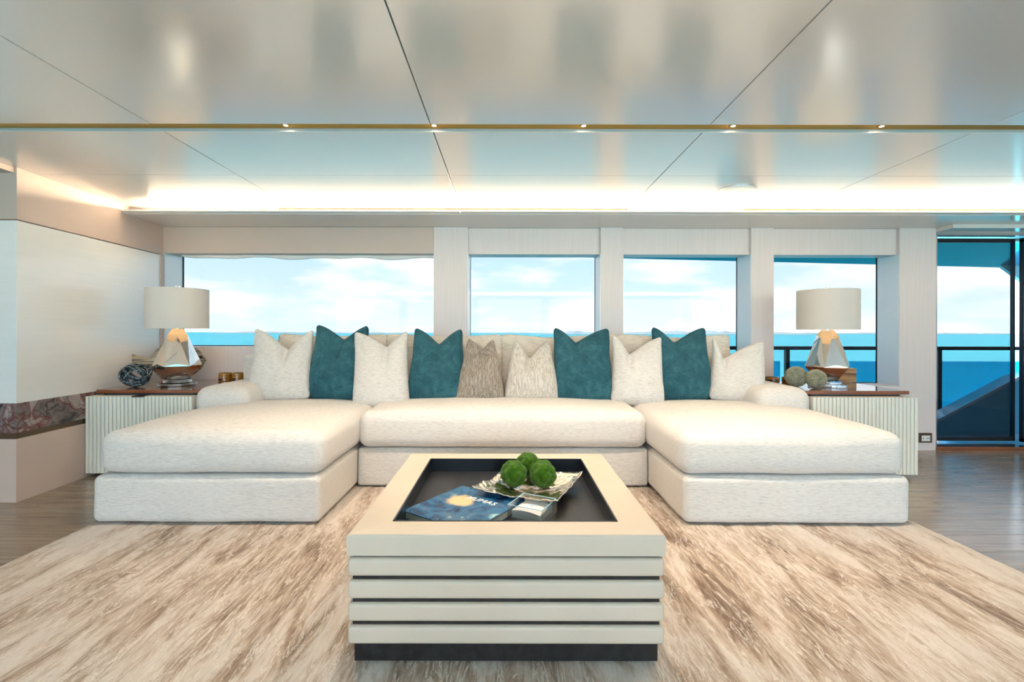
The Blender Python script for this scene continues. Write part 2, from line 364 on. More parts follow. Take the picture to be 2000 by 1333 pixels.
# ------------------------------------------------------------------ setting: left wall
LA, LB = (-2.925, 2.81), (-2.992, YW)       # the wall runs slightly off square
def wx(y): return LA[0] + (LB[0] - LA[0]) * (y - LA[1]) / (LB[1] - LA[1])
wl_left = struct(MB().prism([(LA[0] - 0.03, LA[1] + 0.03), (LB[0] - 0.03, YW), (-3.12, YW), (-3.12, LA[1] + 0.03)], 0, ZC + 0.02).build('wall_left', M['taupe']), 'white satin side wall with marble band and taupe fascia')
wl_ret = struct(box('wall_corner', M['taupe'], -4.6, -3.121, LA[1] + 0.03, LA[1] + 0.13, 0, ZC + 0.02), 'wall return facing the room at the left edge')
for n_, mat, z0, z1, out, y1 in (('plinth_panel', 'taupe', 0.0, 0.378, 0.0, YW), ('trim_strip', 'bronze_trim', 0.378, 0.415, -0.006, YW), ('marble_band', 'marble', 0.415, 0.592, 0.004, YW), ('white_panel', 'white_panel', 0.592, 1.685, 0.0, 4.055), ('fascia', 'taupe', 1.692, ZC, 0.0, YW)):
    MB().prism([(LA[0] + out, LA[1] - out), (wx(y1) + out, y1), (wx(y1) - 0.03, y1), (LA[0] - 0.03, LA[1] + 0.03), (-3.12, LA[1] + 0.03), (-3.12, LA[1] - out)], z0, z1).build(n_, M[mat], wl_left)
    box(n_, M[mat], -4.6, -3.12, LA[1] - out, LA[1] + 0.03, z0, z1, wl_ret)
MB().box(LB[0] - 0.01, LB[0] + 0.012, 4.058, YW, 0.592, 1.69).build('corner_strip', M['taupe'], wl_left)
bulk = struct(box('trim_3', M['taupe'], -4.6, LA[0] - 0.012, RY0, LA[1] - 0.001, ZC - 0.032, ZC + 0.01), 'low bulkhead with air slots over the left side')
for k in range(3):
    box('air_slot', M['void'], -3.10 - 0.05 * k, -3.075 - 0.05 * k, 0.2, LA[1] - 0.05, ZC - 0.034, ZC - 0.03, bulk)
wall_side = struct(box('wall_side', M['wall'], RX0 - 0.12, RX0, RY0, LA[1] + 0.1, 0, ZC + 0.03), 'plain side wall')

# ------------------------------------------------------------------ setting: window wall
def X(px, Y=YW): return at_y(px, 600, Y).x
PIL = [(X(847), X(914)), (X(1173), X(1217)), (X(1467), X(1511)), (X(1757), X(1828))]
XL = LB[0]
ZS = 1.938                                   # soffit
OPEN = [(XL, PIL[0][0]), (PIL[0][1], PIL[1][0]), (PIL[1][1], PIL[2][0]), (PIL[2][1], PIL[3][0])]
SILL = [0.892, 0.892, 0.56, 0.56]
wb = struct(box('wall_back', M['wall'], PIL[0][0], PIL[0][1], YW, YG + 0.02, 0, ZC + 0.02), 'pale grey veneered window wall with pillars')
for a, b in PIL[1:]: box('pillar', M['wall'], a, b, YW, YG + 0.02, 0, ZC + 0.02, wb)
for (a, b), s in zip(OPEN, SILL):
    box('sill_panel', M['wall'], a, b, YW, YG + 0.02, 0, s, wb)
    box('header_panel', M['wall'], a, b, YG - 0.03, YG + 0.02, 1.80, ZC + 0.02, wb)
for a, b in OPEN:
    box('reveal', M['reveal'], b - 0.003, b + 0.001, YW + 0.004, YG + 0.004, 0.5, 1.707, wb)
    if a != XL: box('reveal', M['reveal'], a - 0.001, a + 0.003, YW + 0.004, YG + 0.004, 0.5, 1.707, wb)
box('reveal', M['reveal'], XL - 0.3, XL, YW, YG + 0.02, 0, ZC + 0.02, wb)
for i, ((a, b), s) in enumerate(zip(OPEN, SILL)):
    win = struct(MB().box(a, a + 0.006, YG + .004, YG + 0.018, s, 1.80).box(b - 0.006, b, YG + .004, YG + 0.018, s, 1.80).box(a, b, YG + .004, YG + 0.018, s, s + 0.006).box(a, b, YG + .004, YG + 0.018, 1.79, 1.80).build('window_%d' % (i + 1), M['dark_metal']),
                 ['wide window left of the first pillar', 'window behind the middle of the sofa', 'window between the second and third pillars', 'tall window behind the right lamp'][i])
    box('pane', M['glass'], a + 0.006, b - 0.006, YG + 0.012, YG + 0.018, s + 0.004, 1.796, win)
    g = 0.0 if i else 0.002
    pel = struct(box('trim_%d' % (4 + i), M['taupe'] if i == 0 else M['wall'], a + g, b - g, YW + (0.004 if i == 0 else 0.036), YG - 0.032, 1.708, ZS - 0.001), 'blind box above window')
# fabric blind hem, just below the first blind box
bl = MB(); n = 60; a, b = OPEN[0][0] + 0.09, OPEN[0][1] - 0.004; vs_ = []; fs_ = []
for i in range(n + 1):
    t = i / n; x = a + (b - a) * t
    d = 0.028 + 0.007 * math.sin(t * 17) + 0.006 * math.sin(t * 31 + 1) - 0.02 * max(0, 0.12 - t) / 0.12
    yy = 4.20 + 0.006 * math.sin(t * 43)
    for (dy, z) in ((0, 1.72), (0, 1.708 - d), (0.012, 1.708 - d - 0.002), (0.014, 1.72)): vs_.append((x, yy + dy, z))
for i in range(n):
    for k in range(4): fs_.append((i * 4 + k, i * 4 + (k + 1) % 4, i * 4 + 4 + (k + 1) % 4, i * 4 + 4 + k))
bo = bl.add(vs_, fs_).build('fabric_blind', M['card'], smooth=True); tag(bo, 'rolled-up cream fabric blind with wavy hem above the widest window', 'blind')

# cove ledge over the windows, light hidden behind its lip
YL = 3.62
led = struct(MB().prism([(XL + 0.02, YL + 0.04), (RX1, YL + 0.04), (RX1, YG + 0.05), (XL, YG + 0.05)], ZS, ZS + 0.012).build('trim_8', M['soffit']), 'dropped white cove ledge along the window wall')
ledx = [at_y(228, 412, YL).x - 0.02] + [X(s, YL) for s in (898, 1232, 1568)] + [RX1]
for i in range(4):
    MB().add([(ledx[i] + .0012, YL, 1.950), (ledx[i + 1] - .0012, YL, 1.950), (ledx[i + 1] - .0012, YL + 0.05, 1.938), (ledx[i] + .0012, YL + 0.05, 1.938),
              (ledx[i] + .0012, YL, 1.962), (ledx[i + 1] - .0012, YL, 1.962), (ledx[i + 1] - .0012, YL + 0.05, 1.962), (ledx[i] + .0012, YL + 0.05, 1.962)],
             [(0,3,2,1),(4,5,6,7),(0,1,5,4),(1,2,6,5),(2,3,7,6),(3,0,4,7)]).build('lip', M['soffit'], led)
for nm_, x0, x1, lab in (('air_diffuser', 538, 1226, 'long brass slot above the ledge over the sofa'), ('air_diffuser', 1460, 2080, 'long brass slot above the ledge over the right window and door')):
    xa, xb = X(x0, 3.645), X(x1, 3.645)
    ad = empty('air_diffuser', (xa, 3.645, ZC - .004)); tag(ad, lab, 'air vent', 'brass slots above the cove ledge')
    MB().box(xa, xb, 3.704, 3.708, 1.966, ZC).build('blade', M['slot'], ad)
    for k in range(5):
        xx = xa + (xb - xa) * (k + 0.5) / 5; MB().box(xx - 0.006, xx + 0.006, 3.708, 3.74, 1.975, ZC).build('bracket', M['brass'], ad)
area('cove_light', ((XL + RX1) / 2 + 0.04, 3.694, 1.969), (math.radians(-116), 0, 0), RX1 - XL - 0.28, 0.012, COVE_POWER, WARM)
# the same ledge repeated out of view, carrying an added light
led2 = struct(box('trim_9', M['soffit'], RX0, RX1, RY0, -3.12, ZS, ZS + 0.03), 'dropped white cove ledge on the opposite side')
area('cove_light', (1.0, -3.24, 1.985), (math.radians(105), 0, 0), 10.4, 0.018, COVE_POWER * 1.1, WARM)  # added unseen cove light that warms and brightens the room

# rear wall behind the camera: full-height glazing onto the other side deck
wr = struct(box('wall_rear', M['wall'], RX0, RX1, RY0 - 0.14, RY0, 0, 0.18), 'rear window wall')
box('header_panel', M['wall'], RX0, RX1, RY0 - 0.14, RY0, 1.90, ZC + 0.03, wr)
for k in range(7):
    xx = RX0 + (RX1 - RX0) * k / 6
    box('pillar', M['wall'], xx - 0.09, xx + 0.09, RY0 - 0.14, RY0, 0.18, 1.90, wr)
for k in range(6):
    xa = RX0 + (RX1 - RX0) * k / 6 + 0.09; xb = RX0 + (RX1 - RX0) * (k + 1) / 6 - 0.09
    w = struct(MB().box(xa, xa + .02, RY0 - .1, RY0 - .07, .18, 1.9).box(xb - .02, xb, RY0 - .1, RY0 - .07, .18, 1.9).build('window_%d' % (5 + k), M['dark_metal']), 'rear window'); box('pane', M['clear_glass'], xa, xb, RY0 - .09, RY0 - .084, .18, 1.9, w)
wall_right = struct(box('wall_right', M['wall'], RX1, RX1 + 0.12, RY0, YG + 0.1, 0, ZC + 0.03), 'plain side wall')

# ------------------------------------------------------------------ sliding glass door on the right
DX0 = PIL[3][1]
hd = struct(box('trim_10', M['soffit'], DX0 + 0.005, RX1, 3.95, 4.16, 1.905, ZS), 'white header box above the glass door')
box('track', M['steel'], DX0 + 0.005, RX1, 4.16, 4.30, 1.885, 1.905, hd)
jb = struct(box('trim_11', M['steel'], DX0, DX0 + 0.014, YW + 0.004, YG + 0.05, 0, 1.90), 'polished steel door jamb')
sl = struct(MB().box(DX0, RX1, YW - 0.02, YW + 0.01, 0, 0.036).build('trim_12', M['mahogany']), 'door threshold with polished track')
box('track', M['steel'], DX0, RX1, YW + 0.01, YG + 0.06, 0.0, 0.034, sl)
dm = X(1974, 4.26); de = X(1990, 4.24)
def leaf(name, x0, x1, yd, label):
    m = MB().box(x0, x0 + 0.010, yd, yd + 0.03, .05, 1.86).box(x1 - 0.014, x1, yd, yd + 0.03, .05, 1.86).box(x0, x1, yd, yd + 0.03, .05, .085).box(x0, x1, yd, yd + 0.03, 1.84, 1.875)
    d = struct(m.build(name, M['dark_metal']), label); box('pane', M['glass'], x0 + .01, x1 - .01, yd + .012, yd + .018, .06, 1.86, d)
    return d
leaf('door_1', DX0 + 0.014, dm + 0.03, 4.25, 'dark framed sliding glass door leaf beside the pillar')
leaf('door_2', dm + 0.045, RX1 - 0.02, 4.20, 'dark framed sliding glass door leaf at the frame edge')
bp = MB().box(DX0, RX1, YG + 0.0, YG + 0.1, 1.87, ZC + 0.05).build('header_panel', M['wall'], wb)

# ------------------------------------------------------------------ outside: side deck, bulwark, railing, overhang, sea, islands
dk = struct(box('deck', M['deck'], -14, 16, YG + 0.02, 5.1, -0.14, -0.02), 'narrow pale side deck outside the windows')
YB = 4.86
p0, p1, p2 = at_y(1815, 832, YB), at_y(1985, 742, YB), at_y(2120, 700, YB)
prof = [(-14, 0.10), (p0.x - 0.05, 0.10), (p0.x, p0.z), (p1.x, p1.z), (p2.x, p2.z), (16, p2.z)]
bw = empty('bulwark', (p0.x, YB, 0)); tag(bw, 'navy gloss bulwark rising behind the glass door with white cap', 'bulwark')
def along(y0, y1, lo, hi):
    m = MB(); n = len(prof); vs_ = []
    for x, z in prof: vs_ += [(x, y0, lo(z)), (x, y1, lo(z)), (x, y1, hi(z)), (x, y0, hi(z))]
    fs_ = [(0, 1, 2, 3), ((n - 1) * 4 + 3, (n - 1) * 4 + 2, (n - 1) * 4 + 1, (n - 1) * 4)]
    for i in range(n - 1):
        for k in range(4): fs_.append((i * 4 + k, i * 4 + (k + 1) % 4, i * 4 + 4 + (k + 1) % 4, i * 4 + 4 + k))
    return m.add(vs_, fs_)
along(YB, YB + 0.10, lambda z: -0.3, lambda z: z).build('panel', M['bulwark'], bw)
along(YB - 0.02, YB + 0.13, lambda z: z, lambda z: z + 0.03).build('cap', M['hull_white'], bw)
YR = 5.03
rl = empty('deck_railing', (0, YR, 0)); tag(rl, 'black deck rail with tinted blue glass panels outside the windows', 'railing')
zr0, zr1 = at_y(1700, 684, YR).z, at_y(1700, 677, YR).z
MB().box(-14, 16, YR - 0.03, YR + 0.03, zr0, zr1).build('top_rail', M['rail'], rl)
zp = at_y(1700, 706, YR).z
posts = [X(1537, YR) + 1.62 * k for k in range(-7, 8)]
for k, xx in enumerate(posts):
    MB().box(xx - 0.02, xx + 0.02, YR - 0.02, YR + 0.02, -0.15, zr0).build('post', M['rail'], rl)
    if k + 1 < len(posts): MB().box(xx + 0.035, posts[k + 1] - 0.035 - 0.04, YR - 0.006, YR + 0.006, -0.1, zp).build('glass_panel', M['blue_glass'], rl)
zo = lambda x: 1.885 - 0.0225 * (x + 0.28)
ov = MB(); ov.add([(-16, YG + 0.1, zo(-16) + 0.22), (16, YG + 0.1, zo(16) + 0.22), (16, 5.25, zo(16)), (-16, 5.25, zo(-16)), (-16, YG + 0.1, 2.7), (16, YG + 0.1, 2.7), (16, 5.25, 2.7), (-16, 5.25, 2.7)],
        [(0,3,2,1),(4,5,6,7),(0,1,5,4),(1,2,6,5),(2,3,7,6),(3,0,4,7)])
ovo = struct(ov.build('roof_overhang', M['navy']), 'dark blue underside of the upper deck above the windows')
g0, g1, g2 = at_y(1948, 519, 5.2), at_y(1976, 519, 5.2), at_y(1976, 540, 5.2)
MB().add([(g0.x, 5.19, g0.z + .02), (g1.x + .25, 5.19, g1.z + .02), (g2.x + .25, 5.19, g2.z - .16), (g0.x, 5.23, g0.z + .02), (g1.x + .25, 5.23, g1.z + .02), (g2.x + .25, 5.23, g2.z - .16)], [(0, 1, 2), (5, 4, 3), (0, 3, 4, 1), (1, 4, 5, 2), (2, 5, 3, 0)]).build('bracket', M['hull_white'], ovo)
sea = struct(MB().add([(-9000, -9000, -4), (9000, -9000, -4), (9000, 9000, -4), (-9000, 9000, -4)], [(0, 1, 2, 3)]).build('sea', M['sea']), 'turquoise sea to the horizon')
def island(x0, x1, Y, h, seed, label):
    n = 90; vs_ = []; fs_ = []; m = MB()
    for i in range(n + 1):
        t = i / n; x = x0 + (x1 - x0) * t; e = min(1, 6 * t, 6 * (1 - t))
        hh = e * h * (0.35 + 0.75 * abs(noise.noise(Vector((t * 9, seed, 0)))) + 0.45 * abs(noise.noise(Vector((t * 60, seed, 3)))))
        vs_ += [(x, Y, -4), (x, Y, -4 + 1.5 * e), (x, Y + 60, -4 + max(1.5 * e, hh)), (x, Y + 180, -4)]
    for i in range(n):
        for k in range(3): fs_.append((i * 4 + k, i * 4 + 4 + k, i * 4 + 5 + k, i * 4 + k + 1))
    o = struct(m.add(vs_, fs_).build('land', M['island'], smooth=False), label)
    return o
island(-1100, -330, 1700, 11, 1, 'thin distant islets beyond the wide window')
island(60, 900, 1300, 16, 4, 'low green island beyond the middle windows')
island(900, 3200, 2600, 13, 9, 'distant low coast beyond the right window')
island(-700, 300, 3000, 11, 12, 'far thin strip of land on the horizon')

# ------------------------------------------------------------------ rug
def make_rug():
    x0, x1, y0, y1 = -2.19, 2.19, -1.0, 3.30; nx, ny = 260, 190; mb = MB(); vs_ = []; fs_ = []
    for j in range(ny + 1):
        for i in range(nx + 1):
            u, v = i / nx, j / ny; x = x0 + (x1 - x0) * u; y = y0 + (y1 - y0) * v
            e = min(1, min(u, 1 - u) * nx / 2.0, min(v, 1 - v) * ny / 2.0)
            wx = x + 0.03 * noise.noise(Vector((x * 2, y * 3, 5)))
            z = 0.012 + 0.006 * noise.noise(Vector((wx * 20, y * 3.0, 0))) + 0.003 * noise.noise(Vector((x * 60, y * 16, 2)))
            ex = 0.006 * noise.noise(Vector((y * 30, x, 1))) if u in (0, 1) else 0
            vs_.append((x + ex, y, 0.004 + (z - 0.004) * e))
    W = nx + 1
    for j in range(ny):
        for i in range(nx): fs_.append((j * W + i, j * W + i + 1, (j + 1) * W + i + 1, (j + 1) * W + i))
    b0 = len(vs_); vs_ += [(x0, y0, 0.001), (x1, y0, 0.001), (x1, y1, 0.001), (x0, y1, 0.001)]; fs_.append((b0 + 3, b0 + 2, b0 + 1, b0))
    m, nt, b = nm('streaked_rug_pile'); N = nt.nodes.new; L = nt.links.new
    b.inputs['Roughness'].default_value = 0.95; b.inputs['Specular IOR Level'].default_value = 0.1; b.inputs['Sheen Weight'].default_value = 0.25
    tc = N('ShaderNodeTexCoord')
    def nzs(scale, det, dist, rough=0.6):
        mp = N('ShaderNodeMapping'); mp.inputs['Scale'].default_value = scale; L(tc.outputs['Object'], mp.inputs[0])
        n = N('ShaderNodeTexNoise'); n.inputs['Scale'].default_value = 1.0; n.inputs['Detail'].default_value = det; n.inputs['Roughness'].default_value = rough; n.inputs['Distortion'].default_value = dist
        L(mp.outputs[0], n.inputs[0]); return n
    def ramp(src, stops):
        r = N('ShaderNodeValToRGB'); L(src, r.inputs[0]); e = r.color_ramp.elements
        e[0].position, e[0].color = stops[0][0], (*stops[0][1], 1); e[1].position, e[1].color = stops[-1][0], (*stops[-1][1], 1)
        for p, c in stops[1:-1]: q = e.new(p); q.color = (*c, 1)
        return r
    a = nzs((6.5, 1.15, 1), 7, 1.3, 0.60); big = nzs((1.1, 0.7, 1), 3, 0.3); fine = nzs((34, 6.5, 1), 7, 1.4, 0.70)
    su = N('ShaderNodeMath'); su.operation = 'MULTIPLY_ADD'; su.inputs[1].default_value = 0.62; L(fine.outputs[0], su.inputs[0]); L(a.outputs[0], su.inputs[2])
    bi = N('ShaderNodeMath'); bi.operation = 'MULTIPLY_ADD'; bi.inputs[1].default_value = 0.45; L(big.outputs[0], bi.inputs[0]); L(su.outputs[0], bi.inputs[2])
    hf = N('ShaderNodeMath'); hf.operation = 'MULTIPLY'; hf.inputs[1].default_value = 0.5; L(bi.outputs[0], hf.inputs[0])
    ca = ramp(hf.outputs[0], [(0.41, (0.21, 0.13, 0.085)), (0.47, (0.41, 0.295, 0.21)), (0.518, (0.60, 0.485, 0.395)), (0.57, (0.74, 0.65, 0.575))])
    mx = ca
    sv = nzs((15, 1.9, 1), 6, 2.2, 0.62); d5 = N('ShaderNodeMath'); d5.operation = 'SUBTRACT'; d5.inputs[1].default_value = 0.5; L(sv.outputs[0], d5.inputs[0])
    ab_ = N('ShaderNodeMath'); ab_.operation = 'ABSOLUTE'; L(d5.outputs[0], ab_.inputs[0]); cs = ramp(ab_.outputs[0], [(0.0, (1, 1, 1)), (0.010, (0.6, 0.6, 0.6)), (0.028, (0, 0, 0))])
    m2 = N('ShaderNodeMixRGB'); L(cs.outputs[0], m2.inputs[0]); L(mx.outputs[0], m2.inputs[1]); m2.inputs[2].default_value = (0.82, 0.75, 0.68, 1)
    fib = nzs((420, 300, 200), 2, 0.2); cf = ramp(fib.outputs[0], [(0.3, (0.80, 0.80, 0.80)), (0.65, (1.05, 1.05, 1.05))])
    m3 = N('ShaderNodeMixRGB'); m3.blend_type = 'MULTIPLY'; m3.inputs[0].default_value = 0.7; L(m2.outputs[0], m3.inputs[1]); L(cf.outputs[0], m3.inputs[2])
    L(m3.outputs[0], b.inputs['Base Color'])
    ad = N('ShaderNodeMath'); ad.operation = 'ADD'; L(fine.outputs[0], ad.inputs[0]); mu = N('ShaderNodeMath'); mu.operation = 'MULTIPLY'; mu.inputs[1].default_value = 0.35; L(fib.outputs[0], mu.inputs[0]); L(mu.outputs[0], ad.inputs[1])
    bn = N('ShaderNodeBump'); bn.inputs['Strength'].default_value = 0.8; bn.inputs['Distance'].default_value = 0.014; L(ad.outputs[0], bn.inputs['Height']); L(bn.outputs[0], b.inputs['Normal'])
    o = mb.add(vs_, fs_).build('area_rug', m, smooth=True)
    tag(o, 'thick cream and taupe streaked rug under sofa and coffee table', 'rug')
make_rug()
RUG = 0.020

# ------------------------------------------------------------------ sectional sofa
SL, SLi, SRi, SR = -2.168, -0.975, 0.925, 2.112
sofa = empty('sectional_sofa', (0, 3.2, RUG)); tag(sofa, 'large cream fabric U-shaped sectional sofa with two chaises', 'sofa')
CF = M['cream_fabric']
rblock('base', CF, SL, SLi, 2.456, 3.95, RUG, 0.268, 0.035, sofa, n=(14, 14, 4), wob=0.004, seed=1)
rblock('base', CF, SRi, SR, 2.456, 3.95, RUG, 0.268, 0.035, sofa, n=(14, 14, 4), wob=0.004, seed=2)
rblock('base', CF, SLi + .004, SRi - .004, 3.062, 3.95, RUG, 0.268, 0.02, sofa, n=(16, 8, 4), wob=0.003, seed=3)
rblock('seat_cushion', CF, SL + 0.018, SLi + 0.012, 2.46, 3.72, 0.270, 0.492, 0.065, sofa, n=(14, 16, 4), rs=5, crown=0.040, belly=0.012, wob=0.006, seed=4)
rblock('seat_cushion', CF, SRi - 0.012, SR - 0.012, 2.46, 3.72, 0.270, 0.492, 0.065, sofa, n=(14, 16, 4), rs=5, crown=0.040, belly=0.012, wob=0.006, seed=5)
rblock('seat_cushion', CF, SLi + 0.016, SRi - 0.016, 3.025, 3.72, 0.272, 0.505, 0.065, sofa, n=(20, 10, 4), rs=5, crown=0.035, belly=0.012, wob=0.006, seed=6)
for a, b in ((SL, SL + 0.375), (SR - 0.375, SR)):
    rblock('arm', CF, a, b, 3.235, 3.93, 0.30, 0.63, 0.075, sofa, n=(6, 10, 5), rs=5, crown=0.018, wob=0.004, seed=8 + a)
rblock('back_frame', CF, SL, SR, 3.85, 3.96, 0.26, 0.84, 0.04, sofa, n=(30, 3, 6), wob=0.003, seed=10)

def pillow_mesh(W, Hh, T, chop, u0, N=36, seed=0, sag=0.25, ear=1.0, fold=0.6, taper=0.05):
    """square scatter pillow standing on its bottom edge: local x width, z height, front is -y. Chopped at u0."""
    mb = MB(); idx = {}
    def prof(u):
        d = abs(u - u0) / (1 + u0 if u < u0 else 1 - u0)
        q = max(0.0, 1 - d)
        return chop * (q ** 1.15) * (0.85 + 0.15 * math.cos(PI * (1 - q) / 1))
    def P(u, v, side):
        rho = 0.13; qu, qv = max(-1 + rho, min(1 - rho, u)), max(-1 + rho, min(1 - rho, v)); du, dv = u - qu, v - qv
        if du and dv: ll = max(abs(du), abs(dv)) / math.hypot(du, dv); u, v = qu + du * ll, qv + dv * ll
        pin = 0.055 * ear * math.cos(PI * v / 2) ** 1.0
        x = u * W / 2 * (1 - pin) * (1 - taper * ((v + 1) / 2) ** 1.5)
        top = Hh - prof(u) - 0.0
        bot = -0.022 * (1 - abs(u) ** 2.5)
        z = bot + (v + 1) / 2 * (top - bot)
        t = T / 2 * max(0, 1 - u * u) ** 0.40 * max(0, 1 - v * v) ** 0.44 * (1 - sag * v)
        g = math.exp(-((u - u0 + 0.12 * (1 - v)) / 0.11) ** 2) * max(0.0, min(1.0, (v + 0.05) / 0.9)) ** 1.3
        if side < 0: t *= 1 - fold * g
        y = side * t
        # ears lean: left ear forward, right ear back of the chop line
        y += 0.03 * max(0, v) ** 2 * (-1 if u < u0 else 0.4) * min(1, abs(u - u0) * 2) * fold
        w = 0.0045 * noise.noise(Vector((u * 3.1 + seed * 7, v * 3.3, side * 2 + seed)))
        w2 = 0.0022 * noise.noise(Vector((u * 9 + seed * 3, v * 8, side)))
        inner = (1 - u ** 8) * (1 - v ** 8)
        for cu_, cv_ in ((-1, -1), (1, -1), (-1, 1), (1, 1)):
            rr = math.hypot(u - cu_, v - cv_); an = math.atan2(v - cv_, u - cu_)
            w += 0.0035 * math.sin(an * 13 + seed * 2 + cu_) * math.exp(-(rr / 0.55) ** 2) * min(1, rr * 5)
        return Vector((x + 0.006 * noise.noise(Vector((v * 2, seed, 4))), y + side * (w + w2) * 1.6 * inner, z))
    def s(i): a = 2 * i / N - 1; return math.sin(a * PI / 2) * 0.55 + a * 0.45
    edge_uv = None
    for side in (-1, 1):
        for i in range(N + 1):
            for j in range(N + 1):
                edge = i in (0, N) or j in (0, N)
                if edge and side > 0: idx[(side, i, j)] = idx[(-1, i, j)]; continue
                idx[(side, i, j)] = len(mb.v); mb.v.append(P(s(i), s(j), side))
        for i in range(N):
            for j in range(N):
                q = [idx[(side, i, j)], idx[(side, i + 1, j)], idx[(side, i + 1, j + 1)], idx[(side, i, j + 1)]]
                mb.f.append(tuple(q if side < 0 else reversed(q)))
    rim = [idx[(-1, i, 0)] for i in range(N)] + [idx[(-1, N, j)] for j in range(N)] + [idx[(-1, N - i, N)] for i in range(N)] + [idx[(-1, 0, N - j)] for j in range(N)]
    return mb, [mb.v[k].copy() for k in rim]

# loose back cushions (parts of the sofa)
bx = [(540, 752), (752, 980), (980, 1212), (1212, 1430)]
for k, (a, b) in enumerate(bx):
    xa, xb = X(a, 3.76), X(b, 3.76)
    mb, rim = pillow_mesh(xb - xa + 0.03, 0.545, 0.18, 0.028, (-0.1, 0.15, -0.2, 0.1)[k], seed=20 + k, sag=0.15, ear=0.4, fold=0.12, taper=0.0)
    moved(mb, ((xa + xb) / 2, 3.745, 0.47), (math.radians(-9), 0, 0))
    mb.build('back_cushion', M['back_fabric'], sofa, smooth=True)

# ------------------------------------------------------------------ scatter pillows
def pillow(xl, xr, ytop_l, ytop_r, ybot, Y, u0, chop, mat, label, cat='pillow', tilt=14, yaw=0, roll=0, T=0.195, z0=0.50, pipe=None, seed=0, group=None, fold=0.6, ear=1.0, taper=0.05):
    p0 = at_y(xl, ybot, Y); p1 = at_y(xr, ybot, Y)
    ct, st = math.cos(math.radians(tilt)), math.sin(math.radians(tilt))
    W = (p1.x - p0.x) / math.cos(math.radians(yaw)); c = (p0.x + p1.x) / 2
    # height so that the tip reaches the observed row once tilted back
    z0 = p0.z; yt = (ytop_l + ytop_r) / 2; hh = 0.5
    for _ in range(6):
        Yt = Y + 0.05 + hh * st; zt = at_y((xl + xr) / 2, yt, Yt).z; hh = (zt - z0) / ct
    mb, rim = pillow_mesh(W, hh, T, chop, u0, seed=seed, fold=fold, ear=ear, taper=taper)
    o = mb.build('scatter_pillow', mat, smooth=True)
    o.location = (c, Y + 0.05, z0); o.rotation_euler = (math.radians(-tilt), math.radians(roll), math.radians(yaw))
    tag(o, label, cat, group)
    if pipe:
        MB().tube([v + Vector((0, 0, 0)) for v in rim], 0.005, 6, True).build('piping', pipe, o, smooth=True, local=True)
    return o
G = 'scatter pillows along the sofa back'
CP, TV, TP = M['cream_pillow'], M['teal'], M['teal_pipe']
pillow(590, 712, 634, 639, 776, 3.52, 0.10, 0.120, TV, 'teal velvet pillow between the two cream pillows at the left end', pipe=TP, taper=0.14, seed=2, group=G, yaw=-4)
pillow(478, 598, 648, 638, 781, 3.47, 0.18, 0.165, CP, 'cream pillow at the far left end, against the left sofa arm', seed=1, group=G, yaw=6)
pillow(790, 906, 643, 643, 782, 3.50, 0.05, 0.130, TV, 'teal velvet pillow beside the dark bronze pillow', pipe=TP, taper=0.18, seed=4, group=G, yaw=-3)
pillow(684, 797, 652, 643, 796, 3.42, 0.22, 0.125, CP, 'cream pillow between two teal pillows on the left half', seed=3, group=G, yaw=5, roll=-2)
pillow(889, 985, 662, 663, 783, 3.46, 0.1, 0.085, M['bronze_fab'], 'small dark bronze woven pillow at the sofa centre', seed=5, group=G, T=0.15, tilt=16, ear=0.3, taper=0.46)
pillow(986, 1094, 667, 662, 780, 3.47, -0.12, 0.150, M['silver_fab'], 'small pale silver woven pillow at the sofa centre', seed=6, group=G, T=0.15, tilt=16, ear=0.3, taper=0.34)
pillow(1283, 1402, 640, 641, 779, 3.53, -0.18, 0.130, TV, 'teal velvet pillow between the two cream pillows at the right end', pipe=TP, seed=9, group=G, yaw=3)
pillow(1084, 1204, 642, 642, 783, 3.49, -0.22, 0.120, TV, 'teal velvet pillow beside the pale silver pillow', pipe=TP, seed=7, group=G, yaw=3)
pillow(1196, 1302, 662, 650, 790, 3.44, -0.3, 0.150, CP, 'cream pillow between two teal pillows on the right half', seed=8, group=G, yaw=-4, roll=2)
pillow(1393, 1500, 655, 668, 786, 3.46, -0.55, 0.17, CP, 'cream pillow at the far right end, slumped against the right arm', seed=10, group=G, yaw=-8, roll=5)

# ------------------------------------------------------------------ coffee table
TX0, TX1, TY0, TY1, TZ = -0.481, 0.479, 1.4145, 2.372, 0.412
OX0, OX1, OY0, OY1 = -0.366, 0.358, 1.517, 2.268
tb = empty('coffee_table', ((TX0 + TX1) / 2, (TY0 + TY1) / 2, RUG)); tag(tb, 'cream leather banded coffee table with dark recessed tray top', 'table')
LE = M['leather']
box('plinth', M['black_wood'], TX0 + .0185, TX1 - .0185, TY0 + .0185, TY1 - .0185, RUG, 0.082, tb, bevel=0.001, seg=1)
box('core', M['black_wood'], TX0 + .016, TX1 - .016, TY0 + .012, TY1 - .012, 0.08, 0.352, tb)
for k in range(4):
    zb = 0.0795 + 0.0682 * k
    rblock('band', LE, TX0 + .002, TX1 - .002, TY0, TY1, zb, zb + 0.0565, 0.012, tb, n=(12, 12, 2), rs=3)
